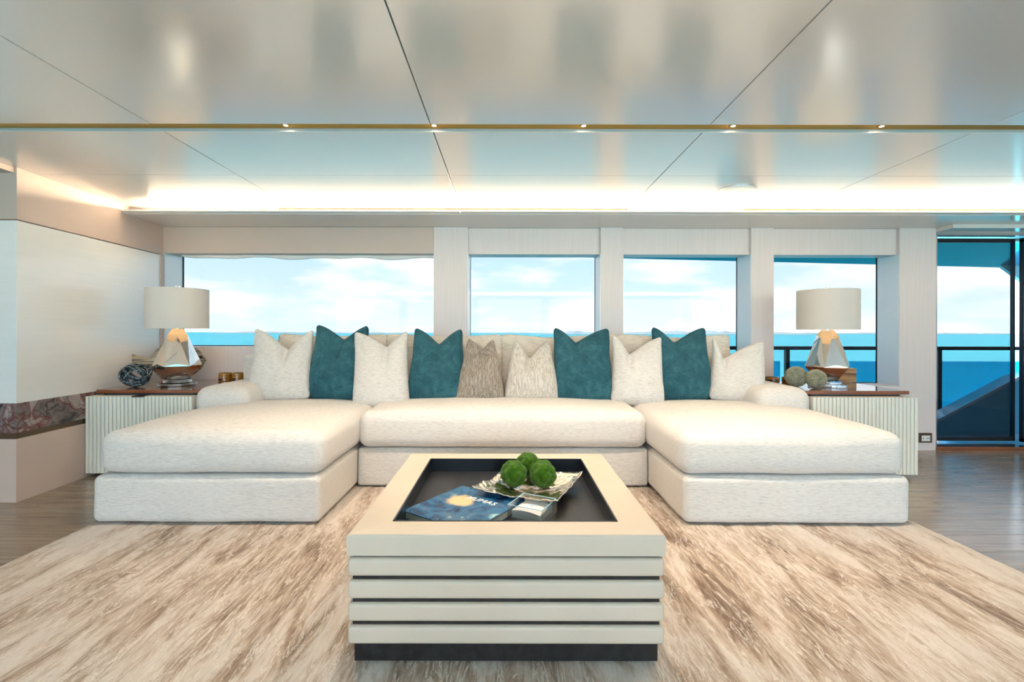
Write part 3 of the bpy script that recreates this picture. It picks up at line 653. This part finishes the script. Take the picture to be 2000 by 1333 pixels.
# top frame: four mitred leather rails round the opening
def frame_rail(o0, o1, i1, i0):
    z0, z1 = 0.348, TZ; r = 0.010
    mb = MB(); A = [Vector((*p, 0)) for p in (o0, o1, i1, i0)]
    prof = [(0, z0), (0, z1 - r)] + [(r * (1 - math.cos(a * PI / 8)), z1 - r + r * math.sin(a * PI / 8)) for a in range(1, 5)]
    w = (A[3] - A[0]).length / math.sqrt(2)
    sec = [(d / w, z) for d, z in prof] + [(1 - .003 / w, z1), (1, z1 - .003), (1, z0)]
    n = len(sec); vs_ = []
    for s_, e_ in ((A[0], A[3]), (A[1], A[2])):
        for t, z in sec: q = s_.lerp(e_, t); vs_.append((q.x, q.y, z))
    fs_ = [(i, (i + 1) % n, n + (i + 1) % n, n + i) for i in range(n)] + [tuple(range(n - 1, -1, -1)), tuple(range(n, 2 * n))]
    o = mb.add(vs_, fs_).build('top_rail', LE, tb, smooth=False)
    for p in o.data.polygons: p.use_smooth = len(p.vertices) == 4
    o.data.set_sharp_from_angle(angle=math.radians(40))
    return o
O = [(TX0, TY0), (TX1, TY0), (TX1, TY1), (TX0, TY1)]; I = [(OX0, OY0), (OX1, OY0), (OX1, OY1), (OX0, OY1)]
for k in range(4): frame_rail(O[k], O[(k + 1) % 4], I[(k + 1) % 4], I[k])
TF = 0.350                                  # tray floor
tr = MB()
t_ = 0.005
tr.box(OX0, OX0 + t_, OY0, OY1, TF - .006, TZ + .001).box(OX1 - t_, OX1, OY0, OY1, TF - .006, TZ + .001).box(OX0, OX1, OY1 - t_, OY1, TF - .006, TZ + .001).box(OX0, OX1, OY0, OY0 + t_, TF - .006, TZ + .001)
tr.build('tray_liner', M['dark_metal'], tb)
box('tray_floor', M['tray_wood'], OX0, OX1, OY0, OY1, TF - 0.010, TF, tb)

# book
bt = TF + 0.030
A_, B_, C_ = at_z(793.6, 1000, bt), at_z(895.6, 947.3, bt), at_z(1016, 976.8, bt)
ex = (C_ - B_).normalized(); ey = Vector((-ex.y, ex.x, 0)); ctr = (A_ + C_) / 2
bwid, bhei = (C_ - B_).length, 0.335
bk = empty('book', (ctr.x, ctr.y, TF)); bk.rotation_euler = (0, 0, math.atan2(ex.y, ex.x)); tag(bk, 'hardback book with swirling blue and gold cover', 'book')
m, nt, b = nm('book_cover'); N = nt.nodes.new; L = nt.links.new
b.inputs['Roughness'].default_value = 0.25
tc = N('ShaderNodeTexCoord'); n1 = N('ShaderNodeTexNoise'); n1.inputs['Scale'].default_value = 11; n1.inputs['Detail'].default_value = 7; n1.inputs['Distortion'].default_value = 1.4; L(tc.outputs['Object'], n1.inputs[0])
r1 = N('ShaderNodeValToRGB'); L(n1.outputs[0], r1.inputs[0]); e = r1.color_ramp.elements
e[0].position, e[0].color = 0.30, (0.006, 0.018, 0.055, 1); e[1].position, e[1].color = 0.72, (0.40, 0.58, 0.58, 1)
for p, c in ((0.42, (0.012, 0.055, 0.15)), (0.52, (0.02, 0.13, 0.27)), (0.60, (0.06, 0.10, 0.19)), (0.65, (0.12, 0.33, 0.42))): q = e.new(p); q.color = (*c, 1)
mp = N('ShaderNodeMapping'); mp.inputs['Location'].default_value = (0.045, -0.03, 0); mp.vector_type = 'POINT'; L(tc.outputs['Object'], mp.inputs[0])
n3 = N('ShaderNodeTexNoise'); n3.inputs['Scale'].default_value = 14; L(tc.outputs['Object'], n3.inputs[0])
mxv = N('ShaderNodeMixRGB'); mxv.blend_type = 'ADD'; mxv.inputs[0].default_value = 0.06; L(mp.outputs[0], mxv.inputs[1]); L(n3.outputs['Color'], mxv.inputs[2])
ln = N('ShaderNodeVectorMath'); ln.operation = 'LENGTH'; sub = N('ShaderNodeVectorMath'); sub.operation = 'SUBTRACT'; sub.inputs[1].default_value = (0.03, 0.03, 0.06); L(mxv.outputs[0], sub.inputs[0]); L(sub.outputs[0], ln.inputs[0])
r2 = N('ShaderNodeValToRGB'); L(ln.outputs['Value'], r2.inputs[0]); e = r2.color_ramp.elements; e[0].position = 0.045; e[0].color = (1, 1, 1, 1); e[1].position = 0.065; e[1].color = (0, 0, 0, 1)
mx = N('ShaderNodeMixRGB'); L(r2.outputs[0], mx.inputs[0]); L(r1.outputs[0], mx.inputs[1]); mx.inputs[2].default_value = (0.72, 0.52, 0.28, 1); L(mx.outputs[0], b.inputs['Base Color'])
M['book'] = m
hw, hh_ = bwid / 2, bhei / 2
MB().box(-hw, hw, -hh_, hh_, 0.027, 0.030).build('front_cover', M['book'], bk, local=True)
MB().box(-hw, hw, -hh_, hh_, 0.0, 0.003).build('back_cover', M['book'], bk, local=True)
MB().box(-hw, -hw + .003, -hh_, hh_, 0.003, 0.027).build('spine', M['book'], bk, local=True)
MB().box(-hw + .003, hw - .004, -hh_ + .004, hh_ - .004, 0.003, 0.027).build('pages', M['paper'], bk, local=True)
def text_part(name, body, size, loc, rot, mat, parent, shear=0.0, spacing=1.0):
    cu = bpy.data.curves.new(name, 'FONT'); cu.body = body; cu.size = size; cu.extrude = 0.0004; cu.shear = shear; cu.space_character = spacing
    t = bpy.data.objects.new(name, cu); COL.objects.link(t)
    bpy.context.view_layer.update()
    me = bpy.data.meshes.new_from_object(t.evaluated_get(bpy.context.evaluated_depsgraph_get())); bpy.data.objects.remove(t)
    me.materials.clear(); me.materials.append(mat)
    o = bpy.data.objects.new(name, me); COL.objects.link(o); o.parent = parent; o.location = loc; o.rotation_euler = rot
    return o
text_part('title', 'E', 0.040, (-0.075, 0.060, 0.0306), (0, 0, 0), M['gold_ink'], bk, 0.1)
text_part('title', 'XUMAS', 0.040, (-0.050, 0.060, 0.0306), (0, 0, 0), M['white_ink'], bk, 0.1, 1.05)

# acrylic box with cards
zr = TF + 0.052
c0, c1, c2, c3 = at_z(990.8, 986, zr), at_z(1023, 963, zr), at_z(1086.9, 974.5, zr), at_z(1059.7, 998.9, zr)
cc = (c0 + c1 + c2 + c3) / 4; ux = ((c3 - c0) + (c2 - c1)); uy = ((c1 - c0) + (c2 - c3)); lx, ly = ux.length / 2, uy.length / 2
ab = empty('acrylic_box', (cc.x, cc.y, TF)); ab.rotation_euler = (0, 0, math.atan2(ux.y, ux.x)); tag(ab, 'clear acrylic open box beside the blue book', 'box')
s_ = 0.004
for (x0, x1, y0, y1) in ((-lx/2, lx/2, -ly/2, -ly/2 + s_), (-lx/2, lx/2, ly/2 - s_, ly/2), (-lx/2, -lx/2 + s_, -ly/2 + s_, ly/2 - s_), (lx/2 - s_, lx/2, -ly/2 + s_, ly/2 - s_)):
    w = MB().box(x0, x1, y0, y1, 0.004, 0.051).build('side_wall', M['clear_box'], ab, local=True)
    MB().box(x0, x1, y0, y1, 0.051, 0.052).build('edge', M['box_edge'], w, local=True)
MB().box(-lx/2, lx/2, -ly/2, ly/2, 0.0, 0.004).build('bottom', M['clear_box'], ab, local=True)
cs = empty('card_stack', (cc.x, cc.y, TF + 0.0045)); cs.rotation_euler = ab.rotation_euler; tag(cs, 'stack of white cards curling inside the acrylic box', 'cards')
cw, ch = lx - 0.022, ly - 0.018
for k in range(9):
    mb = MB(); n = 10; vs_ = []; fs_ = []; a = random.uniform(-.05, .05); z = 0.0028 * k
    for i in range(n + 1):
        t = i / n * 2 - 1
        for yy in (-ch / 2, ch / 2):
            for dz in (0, 0.0024):
                bow = 0.0055 * (1 - t * t) * (k / 8) + 0.001 * (yy > 0) * k / 8
                x, y_ = t * cw / 2, yy; vs_.append((x * math.cos(a) * .96 - y_ * math.sin(a) * .9, x * math.sin(a) * .9 + y_ * .95, z + dz + bow))
    for i in range(n):
        q = i * 4; fs_ += [(q, q + 4, q + 6, q + 2), (q + 1, q + 3, q + 7, q + 5), (q, q + 1, q + 5, q + 4), (q + 2, q + 6, q + 7, q + 3)]
    fs_ += [(0, 2, 3, 1), (n * 4, n * 4 + 1, n * 4 + 3, n * 4 + 2)]
    mb.add(vs_, fs_).build('card', M['card'], cs, local=True)
def arc_mark(parent):
    mb = MB()
    for r0, a0, a1 in ((0.020, 0.4, 2.9), (0.014, 0.2, 2.6), (0.008, 0.6, 5.6)):
        pts = [(r0 * math.cos(a0 + (a1 - a0) * i / 14), r0 * .8 * math.sin(a0 + (a1 - a0) * i / 14) - .002, 0.0312) for i in range(15)]; mb.tube(pts, 0.0009, 5)
    mb.build('printed_mark', M['blue_ink'], parent, local=True)
arc_mark(cs)

# hammered platter
zr = 0.43
q = [at_z(923.3, 942.4, zr), at_z(993, 897.6, zr), at_z(1139.5, 914.8, zr), at_z(1087.7, 971.2, zr)]
cc = sum(q, Vector((0, 0, 0))) / 4; e1 = ((q[3] - q[0]) + (q[2] - q[1])) / 2; e2 = ((q[1] - q[0]) + (q[2] - q[3])) / 2
def platter():
    n = 44; mb = MB(); vs_ = []; fs_ = []
    for lay in (0, 1):
        for j in range(n + 1):
            for i in range(n + 1):
                u, v = i / n * 2 - 1, j / n * 2 - 1; m_ = max(abs(u), abs(v)); d = math.hypot(u, v) / math.sqrt(2)
                z = 0.006 + 0.060 * max(0, (0.55 * m_ + 0.45 * d) - 0.38) ** 1.25 / 0.55 ** 1.0
                cr = noise.noise(Vector((u * 6.5, v * 6.5, 3))) + 0.7 * noise.noise(Vector((u * 14, v * 14, 8)))
                z += 0.0065 * cr * min(1, m_ * 1.6) + (0.006 * noise.noise(Vector((u * 3, v * 3, 1))) if m_ > .9 else 0)
                edge = 1 - 0.05 * (1 - (u * v) ** 2) * (m_ ** 4) + 0.02 * noise.noise(Vector((u * 4, v * 4, 9)))
                p = cc + e1 * (u / 2 * edge) + e2 * (v / 2 * edge)
                vs_.append((p.x, p.y, TF + max(0.0055, z) - (0.004 if lay else 0)))
    W = n + 1; K = W * W
    for j in range(n):
        for i in range(n):
            a = j * W + i; fs_ += [(a, a + 1, a + W + 1, a + W), (K + a, K + a + W, K + a + W + 1, K + a + 1)]
    for i in range(n):
        fs_ += [(i, K + i, K + i + 1, i + 1), (n * W + i, n * W + i + 1, K + n * W + i + 1, K + n * W + i), (i * W, (i + 1) * W, K + (i + 1) * W, K + i * W), (i * W + n, K + i * W + n, K + (i + 1) * W + n, (i + 1) * W + n)]
    m = principled('hammered_silver', (0.80, 0.74, 0.64), 0.22, 1.0); tex(m, None, (60, 60, 60), 1.0, 2, bump=0.35, bdist=0.004)
    o = mb.add(vs_, fs_).build('hammered_platter', m, smooth=True); tag(o, 'square crumpled silver metal platter holding green moss balls', 'platter')
platter()
# moss balls
moss = principled('moss_green', (0.06, 0.16, 0.015), 0.9, spec=0.1, sheen=0.12)
tex(moss, [(0.3, (0.012, 0.042, 0.002)), (0.55, (0.042, 0.115, 0.005)), (0.75, (0.10, 0.20, 0.015))], (40, 40, 40), 1.0, 6, 0.7, bump=0.6, bdist=0.004, bscale=(420, 420, 420))
def moss_ball(c, r, seed, label):
    rnd = random.Random(seed); dirs = []
    n = 22
    for i in range(n):
        z = 1 - 2 * (i + .5) / n; a = i * 2.39996 + rnd.uniform(-.25, .25); s = math.sqrt(1 - z * z); dirs.append((Vector((s * math.cos(a), s * math.sin(a), z)).normalized(), rnd.uniform(0.44, 0.54)))
    bm = bmesh.new(); bmesh.ops.create_icosphere(bm, subdivisions=5, radius=1.0)
    for v in bm.verts:
        d = v.co.normalized(); best = 0.72
        for c_, rad in dirs:
            cd = 1.02 - rad * 0.95; b_ = d.dot(c_) * cd; disc = b_ * b_ - (cd * cd - rad * rad)
            if disc > 0 and b_ > 0: best = max(best, b_ + math.sqrt(disc))
        v.co = d * best * r * 0.97
    for f in bm.faces: f.smooth = True
    me = bpy.data.meshes.new('moss_ball'); bm.to_mesh(me); bm.free(); me.materials.append(moss)
    o = bpy.data.objects.new('moss_ball', me); COL.objects.link(o); o.location = c
    tag(o, label, 'moss ball', 'moss balls on the platter')
moss_ball(at_z(1031, 909, 0.437), 0.056, 3, 'rearmost of three green moss balls on the silver platter')
moss_ball(at_z(1003.5, 925, 0.421), 0.0575, 1, 'front green moss ball nearer the blue book')
moss_ball(at_z(1060.5, 926, 0.421), 0.059, 2, 'front green moss ball on the right side of the silver platter')

# ------------------------------------------------------------------ side cabinets
def cabinet(x0, x1, yf, seam, handle, label, slab_x0, slab_x1, slab_label):
    cb = empty('side_cabinet', ((x0 + x1) / 2, (yf + YW) / 2, 0)); tag(cb, label, 'cabinet', 'fluted cabinets beside the sofa')
    zb, zt = 0.028, 0.568
    box('body', M['flute'], x0 + .004, x1 - .004, yf + 0.03, YW - 0.006, zb, zt, cb)
    box('recess', M['black_wood'], x0 + .05, x1 - .05, yf + 0.09, YW - 0.02, zt, 0.582, cb)
    for sx in (x0 + .06, x1 - .06):
        for sy in (yf + .1, YW - .1): box('leg', M['bronze_trim'], sx - .02, sx + .02, sy - .02, sy + .02, 0, zb, cb)
    pitch = 0.0268
    for (a, b) in ((x0, seam - .001), (seam + .001, x1)):
        if b - a < 0.05: continue
        d = box('door', M['paper'], a, b, yf + 0.012, yf + 0.030, zb, zt, cb)
        n = max(1, round((b - a) / pitch)); p = (b - a) / n; me = None
        for k in range(n):
            if me is None:
                mb = MB(); sec = [(-p / 2 + .0015, 0.014), (-p / 2 + .0015, -0.002), (-p * .40, -0.006), (-p * .2, -0.0005), (0, 0.001), (p * .2, -0.0005), (p * .40, -0.006), (p / 2 - .0015, -0.002), (p / 2 - .0015, 0.014)]
                mb.prism(sec, 0, zt - zb); o = mb.build('flute', M['flute'], d, local=True, smooth=False); me = o.data
            else:
                o = bpy.data.objects.new('flute', me); COL.objects.link(o); o.parent = d
            o.location = Vector((a + p * (k + .5), yf, zb)) - wl(d)
    if handle:
        h = MB().box(handle[0], handle[1], yf - 0.012, yf + 0.05, zt, zt + 0.004).box(handle[0], handle[1], yf - 0.012, yf - 0.009, zt - .006, zt + .004); h.build('pull_tab', M['steel'], cb)
    sb = tag(box('cabinet_top', M['mahogany'], slab_x0, slab_x1, yf + 0.06, YW - 0.004, 0.582, 0.608, bevel=0.002), slab_label, 'table top', 'mahogany cabinet tops')
    return cb
XCL = -2.948
cabinet(XCL, -2.20, 3.30, X(283, 3.30), (X(260, 3.3), X(285, 3.3)), 'ivory fluted cabinet against the white side wall', XCL + .02, -2.18, 'glossy mahogany top under the lamp and fish sculpture')
XCR = at_y(1792, 850, 3.30).x
cabinet(2.14, XCR, 3.30, 2.50, None, 'ivory fluted cabinet beside the glass door pillar', 2.12, XCR - .006, 'glossy mahogany top under the lamp and beaded balls')
ZT = 0.6085

# ------------------------------------------------------------------ lamps
def lamp(c, label, spin):
    L0 = empty('table_lamp', (c.x, c.y, ZT)); tag(L0, label, 'lamp', 'pair of mirrored table lamps')
    bs = MB().lathe([(0.128, 0), (0.130, .003), (0.130, .019), (0.128, .022)], (c.x, c.y, ZT), 48).build('base', M['acrylic'], L0)
    MB().lathe([(0.092, 0.0225), (0.094, .025), (0.094, .046), (0.092, .048)], (c.x, c.y, ZT), 48).build('disc', M['acrylic'], bs)
    mb = MB(); n = 6; zt, zm, zb = 0.436, 0.152, 0.049; vs_ = []; fs_ = []
    for k in range(n): a = spin + 2 * PI * k / n; vs_.append((c.x + .040 * math.cos(a), c.y + .040 * math.sin(a), ZT + zt))            # 0..5 top ring
    for k in range(n): a = spin + 2 * PI * k / n; vs_.append((c.x + .072 * math.cos(a), c.y + .072 * math.sin(a), ZT + zt - .045))     # 6..11 shoulder
    for k in range(n): a = spin + 2 * PI * (k + .5) / n; vs_.append((c.x + .162 * math.cos(a), c.y + .162 * math.sin(a), ZT + zm))     # 12..17 widest
    for k in range(n): a = spin + 2 * PI * k / n; vs_.append((c.x + .138 * math.cos(a), c.y + .138 * math.sin(a), ZT + zm + .018))      # 18..23 notch
    for k in range(n): a = spin + 2 * PI * (k + .5) / n; vs_.append((c.x + .078 * math.cos(a), c.y + .078 * math.sin(a), ZT + zb))     # 24..29 bottom
    fs_.append(tuple(range(n)))
    for k in range(n):
        k2 = (k + 1) % n; kp = (k - 1) % n
        fs_ += [(k, k2, 6 + k2, 6 + k), (6 + k, 6 + k2, 12 + k), (6 + k, 12 + k, 18 + k), (6 + k, 18 + k, 12 + kp), (18 + k, 12 + k, 12 + kp), (12 + kp, 12 + k, 24 + k, 24 + kp)]
    fs_.append(tuple(24 + k for k in range(n)))
    mb.add(vs_, fs_).build('body', M['chrome'], L0)
    MB().lathe([(0.011, zt), (0.011, zt + .10)], (c.x, c.y, ZT), 16).build('neck', M['chrome'], L0)
    MB().lathe([(0.004, zt + .1), (0.024, zt + .125), (0.03, zt + .155), (0.022, zt + .185), (0.003, zt + .20)], (c.x, c.y, ZT), 20).build('bulb', M['bulb'], L0, smooth=True)
    z0, z1 = 0.440, 0.744; R = 0.208
    sh = MB().lathe([(R, z0), (R, z1), (R - .003, z1), (R - .003, z0), (R, z0)], (c.x, c.y, ZT), 72, False).build('shade', M['shade'], L0, smooth=False)
    for p in sh.data.polygons: p.use_smooth = True
    sh.data.set_sharp_from_angle(angle=math.radians(40))
    sp_ = MB()
    for k in range(3):
        a = 2 * PI * k / 3; sp_.tube([(c.x, c.y, ZT + z1 - .02), (c.x + (R - .003) * math.cos(a), c.y + (R - .003) * math.sin(a), ZT + z1 - .01)], .002, 6)
    sp_.build('spider', M['steel'], sh)
    MB().tube([(c.x, c.y, ZT + zt + .19), (c.x, c.y, ZT + z1 + .004)], .003, 8).build('rod', M['steel'], L0)
    MB().box(c.x - .012, c.x + .012, c.y - .012, c.y + .012, ZT + z1 + .002, ZT + z1 + .026).build('finial', M['acrylic'], L0, bevel=.002)
    ld = bpy.data.lights.new('lamp_light', 'POINT'); ld.energy = 0.4; ld.color = (1.0, 0.58, 0.20); ld.shadow_soft_size = 0.06
    lo = bpy.data.objects.new('lamp_light', ld); COL.objects.link(lo); lo.parent = L0; lo.location = (0, 0, zt + .15)
    return L0
YLp = 3.66
c = at_y(347, 700, YLp); lamp(c, 'mirrored facet lamp with white drum shade near the side wall', 0.05)
c = at_y(1616, 700, YLp); lamp(c, 'mirrored facet lamp with white drum shade against the right window', 0.35)

# ------------------------------------------------------------------ ornaments on the left cabinet
def fish():
    mb = MB(); n = 60; m_ = 20
    t0, t1 = at_y(258, 702, 3.64), at_y(403, 697, 3.98); ax = Vector((t1.x - t0.x, t1.y - t0.y, 0)); Lf = ax.length; ax.normalize(); nrm = Vector((-ax.y, ax.x, 0)); zc = at_y(345, 706, 3.84).z
    def half(s):
        if s < 0.24: return 0.026 * (1 - s / 0.24) ** 1.3 + 0.028
        k = (s - 0.24) / 0.76
        return 0.028 + 0.140 * (math.sin(PI * min(1, k) ** 0.80) ** 0.85)
    vs_ = []; fs_ = []
    for i in range(n + 1):
        s = i / n; hgt = half(s) * (1 if s < .9 else max(0.02, 1 - ((s - .9) / .1) ** 2.2)); th = 0.010 + 0.030 * math.sin(PI * max(0, (s - .2) / .8)) ** .7 if s > .2 else 0.010
        zz = zc + (0.012 * (1 - s / .3) if s < .3 else 0)
        for k in range(m_):
            a = 2 * PI * k / m_; ca, sa = math.cos(a), math.sin(a)
            q_ = t0 + ax * (Lf * s) + nrm * (th * (abs(ca) ** .8) * (1 if ca > 0 else -1)); vs_.append((q_.x, q_.y, zz + hgt * (abs(sa) ** .9) * (1 if sa > 0 else -1)))
    for i in range(n):
        for k in range(m_): fs_.append((i * m_ + k, i * m_ + (k + 1) % m_, (i + 1) * m_ + (k + 1) % m_, (i + 1) * m_ + k))
    fs_ += [tuple(range(m_ - 1, -1, -1)), tuple(n * m_ + k for k in range(m_))]
    mat = principled('ridged_bronze', (0.36, 0.28, 0.19), 0.4, 0.35)
    tex(mat, [(0.38, (0.13, 0.10, 0.065)), (0.5, (0.30, 0.25, 0.18)), (0.62, (0.48, 0.42, 0.32))], (5, 5, 95), 1.0, 2, 0.5, 0.5, bump=0.9, bdist=0.01)
    mb.add(vs_, fs_); lowest = min(v.z for v in mb.v)
    cF = t0 + ax * (Lf * .6); f = empty('fish_sculpture', (cF.x, cF.y, ZT)); tag(f, 'ridged bronze-grey flat fish sculpture behind the lamp', 'sculpture')
    mb.build('body', mat, f, smooth=True)
    e_ = cF + ax * (Lf * .30) - nrm * .030; MB().lathe([(0.012, -0.012), (0.017, 0), (0.012, .012)], (e_.x, e_.y, zc + .03), 20).build('eye', M['black'], f)
    MB().prism([(cF.x - .05 + dx, cF.y - .05 + dy) for dx, dy in ((0, .02), (.02, 0), (.10, .08), (.08, .10))], ZT, max(lowest + .03, ZT + .012)).build('stand', mat, f)
fish()
def knot():
    c = at_z(258, 757, ZT) + Vector((0, 0.03, 0)); mb = MB(); R = 0.092; cz = ZT + 0.096
    mat = principled('smoky_blue_glass_rope', (0.03, 0.06, 0.085), 0.12, spec=0.7, coat=0.6)
    tex(mat, [(0.40, (0.008, 0.018, 0.03)), (0.55, (0.03, 0.07, 0.10)), (0.68, (0.22, 0.32, 0.38))], (90, 90, 90), 1.0, 3)
    rings = [(0.55, 0.3, 0.0, 1.0, (0, 0, 0)), (-0.5, 0.7, 0.6, 0.96, (0, 0, 0)), (1.15, -0.4, 0.2, 0.90, (0.005, 0, -.004)), (-1.0, -0.5, 1.2, 0.9, (0, 0, 0)), (0.25, -0.6, 2.0, 0.88, (0.03, -.01, .028)), (1.5, 0.9, 0.4, 0.82, (-.01, 0, -.008)), (0.05, 0.15, 0.0, 0.62, (0, 0, -.062)), (0.9, 1.1, 0.2, 0.97, (0, 0, 0)), (-0.2, 0.95, 0.9, 0.9, (.02, 0, .012)), (-1.35, 0.3, 0.1, 0.86, (0, 0, -.01))]
    for i, (a, b_, c_, k, off) in enumerate(rings):
        E = Euler((a, b_, c_)); pts = []
        for t in range(56):
            th = 2 * PI * t / 56; r = R * k * (1 + 0.05 * math.sin(3 * th + i)); p = Vector((r * math.cos(th), r * math.sin(th), 0.008 * math.sin(2 * th + i))); p.rotate(E)
            p.z = max(p.z * 0.9, -0.084); pts.append(c + Vector(off) + p + Vector((0, 0, cz - c.z)))
        mb.tube(pts, 0.0085, 8, True)
    lo = min(v.z for v in mb.v); mb.v = [v - Vector((0, 0, lo - ZT)) for v in mb.v]
    o = mb.build('knot_sculpture', mat, smooth=True); tag(o, 'dark blue tangled glass rope knot on the mahogany top', 'sculpture')
knot()
amber = principled('amber_striped_glass', (0.3, 0.12, 0.01), 0.15, spec=0.6, coat=0.5)
tex(amber, [(0.35, (0.04, 0.012, 0.002)), (0.5, (0.30, 0.12, 0.012)), (0.66, (0.52, 0.25, 0.03))], (6, 6, 60), 1.0, 3, 0.5, 0.6)
def cup(c, r, h, label, group):
    e_ = empty('tealight_cup', (c.x, c.y, ZT)); tag(e_, label, 'candle holder', group)
    o = MB().lathe([(r * .94, 0), (r, .004), (r, h), (r - .006, h), (r - .006, .012), (.001, .012)], (c.x, c.y, ZT), 32, False).build('cup', amber, e_, smooth=False)
    MB().lathe([(r * .93, 0), (r * .93, .004)], (c.x, c.y, ZT), 32).build('foot', amber, e_)
    MB().lathe([(r * .6, .0125), (r * .6, .024)], (c.x, c.y, ZT), 24).build('candle', M['card'], e_)
for pxc, lab in ((440, 'amber striped candle cup nearer the lamp, behind the left sofa arm'), (466, 'amber striped candle cup nearer the cream pillow, behind the left sofa arm')):
    cup(at_y(pxc, 740, 3.97), 0.050, 0.068, lab, 'amber candle cups')
for pxc, lab in ((1508, 'low amber candle cup behind the right sofa arm'), (1541, 'dark amber candle cup behind the beaded balls')):
    cup(at_y(pxc, 740, 3.93), 0.054, 0.045, lab, 'amber candle cups')

# ------------------------------------------------------------------ ornaments on the right cabinet
bead = tex(principled('beaded_sage', (0.3, 0.31, 0.22), 0.45, spec=0.5), [(0.35, (0.24, 0.25, 0.17)), (0.65, (0.42, 0.42, 0.31))], (30, 30, 30), 1.0, 3)
beadd = principled('beaded_core', (0.10, 0.095, 0.06), 0.7)
def beaded(c, r, label):
    o = empty('beaded_ball', (c.x, c.y, ZT)); tag(o, label, 'ornament', 'beaded balls by the right lamp')
    zc = r * 0.985
    bm = bmesh.new(); bmesh.ops.create_uvsphere(bm, u_segments=32, v_segments=20, radius=r * .95)
    for f in bm.faces: f.smooth = True
    me = bpy.data.meshes.new('core'); bm.to_mesh(me); bm.free(); me.materials.append(beadd)
    k = bpy.data.objects.new('core', me); COL.objects.link(k); k.parent = o; k.location = (0, 0, zc)
    mb = MB(); rows_ = 19
    for j in range(1, rows_):
        th = PI * j / rows_; n = max(3, round(2 * rows_ * math.sin(th)))
        for i in range(n):
            ph = 2 * PI * (i + (j % 2) * .5) / n; d = Vector((math.sin(th) * math.cos(ph), math.sin(th) * math.sin(ph), math.cos(th)))
            x = d.cross(Vector((0, 0, 1))).normalized(); y = d.cross(x); s = r * PI / rows_ * .52; b0 = d * r * .93
            ring = [b0 + s * (math.cos(a * PI / 3) * x + math.sin(a * PI / 3) * y) for a in range(6)]; ring2 = [b0 + d * s * .55 + .72 * s * (math.cos(a * PI / 3) * x + math.sin(a * PI / 3) * y) for a in range(6)]
            mb.add(ring + ring2 + [d * (r * .93 + s * .85)], [(a, (a + 1) % 6, 6 + (a + 1) % 6, 6 + a) for a in range(6)] + [(6 + a, 6 + (a + 1) % 6, 12) for a in range(6)])
    mb.v = [v + Vector((0, 0, zc)) for v in mb.v]
    s_ = mb.build('studs', bead, o, smooth=True, local=True); s_['kind'] = 'stuff'
c = at_y(1555, 735, 3.60); beaded(c, 0.080, 'larger sage green beaded ball beside the right lamp')
c = at_y(1594, 741, 3.50); beaded(c, 0.072, 'smaller sage green beaded ball in front of the right lamp')
zeb = tex(principled('zebrano_wood', (0.4, 0.2, 0.08), 0.3, spec=0.5), [(0.38, (0.13, 0.055, 0.018)), (0.5, (0.36, 0.19, 0.075)), (0.62, (0.48, 0.28, 0.13))], (3, 3, 110), 1.0, 3, 0.5, 0.3)
c0, c1 = at_y(1622, 740, 3.96), at_y(1673, 740, 3.96)
zb_ = empty('wooden_box', ((c0.x + c1.x) / 2, 4.0, ZT)); tag(zb_, 'striped brown wooden box behind the right lamp', 'box')
ztop = at_y(1650, 720, 3.96).z
MB().box(c0.x, c1.x, 3.96, 4.06, ZT, ztop - .042).build('body', zeb, zb_, bevel=.002)
MB().box(c0.x, c1.x, 3.96, 4.06, ztop - .040, ztop).build('lid', zeb, zb_, bevel=.002)

# ------------------------------------------------------------------ wall socket on the pillar
s0, s1 = at_y(1794, 865, YW), at_y(1819, 846, YW)
ws = empty('wall_socket', ((s0.x + s1.x) / 2, YW, s0.z)); tag(ws, 'bronze framed white wall socket low on the pillar', 'socket')
box('plate', M['bronze_trim'], s0.x, s1.x, YW - .008, YW, s0.z, s1.z, ws, bevel=.001)
ins = box('insert', M['white_plastic'], s0.x + .02, s1.x - .02, YW - .011, YW - .008, s0.z + .015, s1.z - .022, ws)
for dx in (0.030, 0.062, 0.078): box('slot', M['black'], s0.x + dx, s0.x + dx + .006, YW - .0115, YW - .011, s0.z + .034, s0.z + .046, ins)
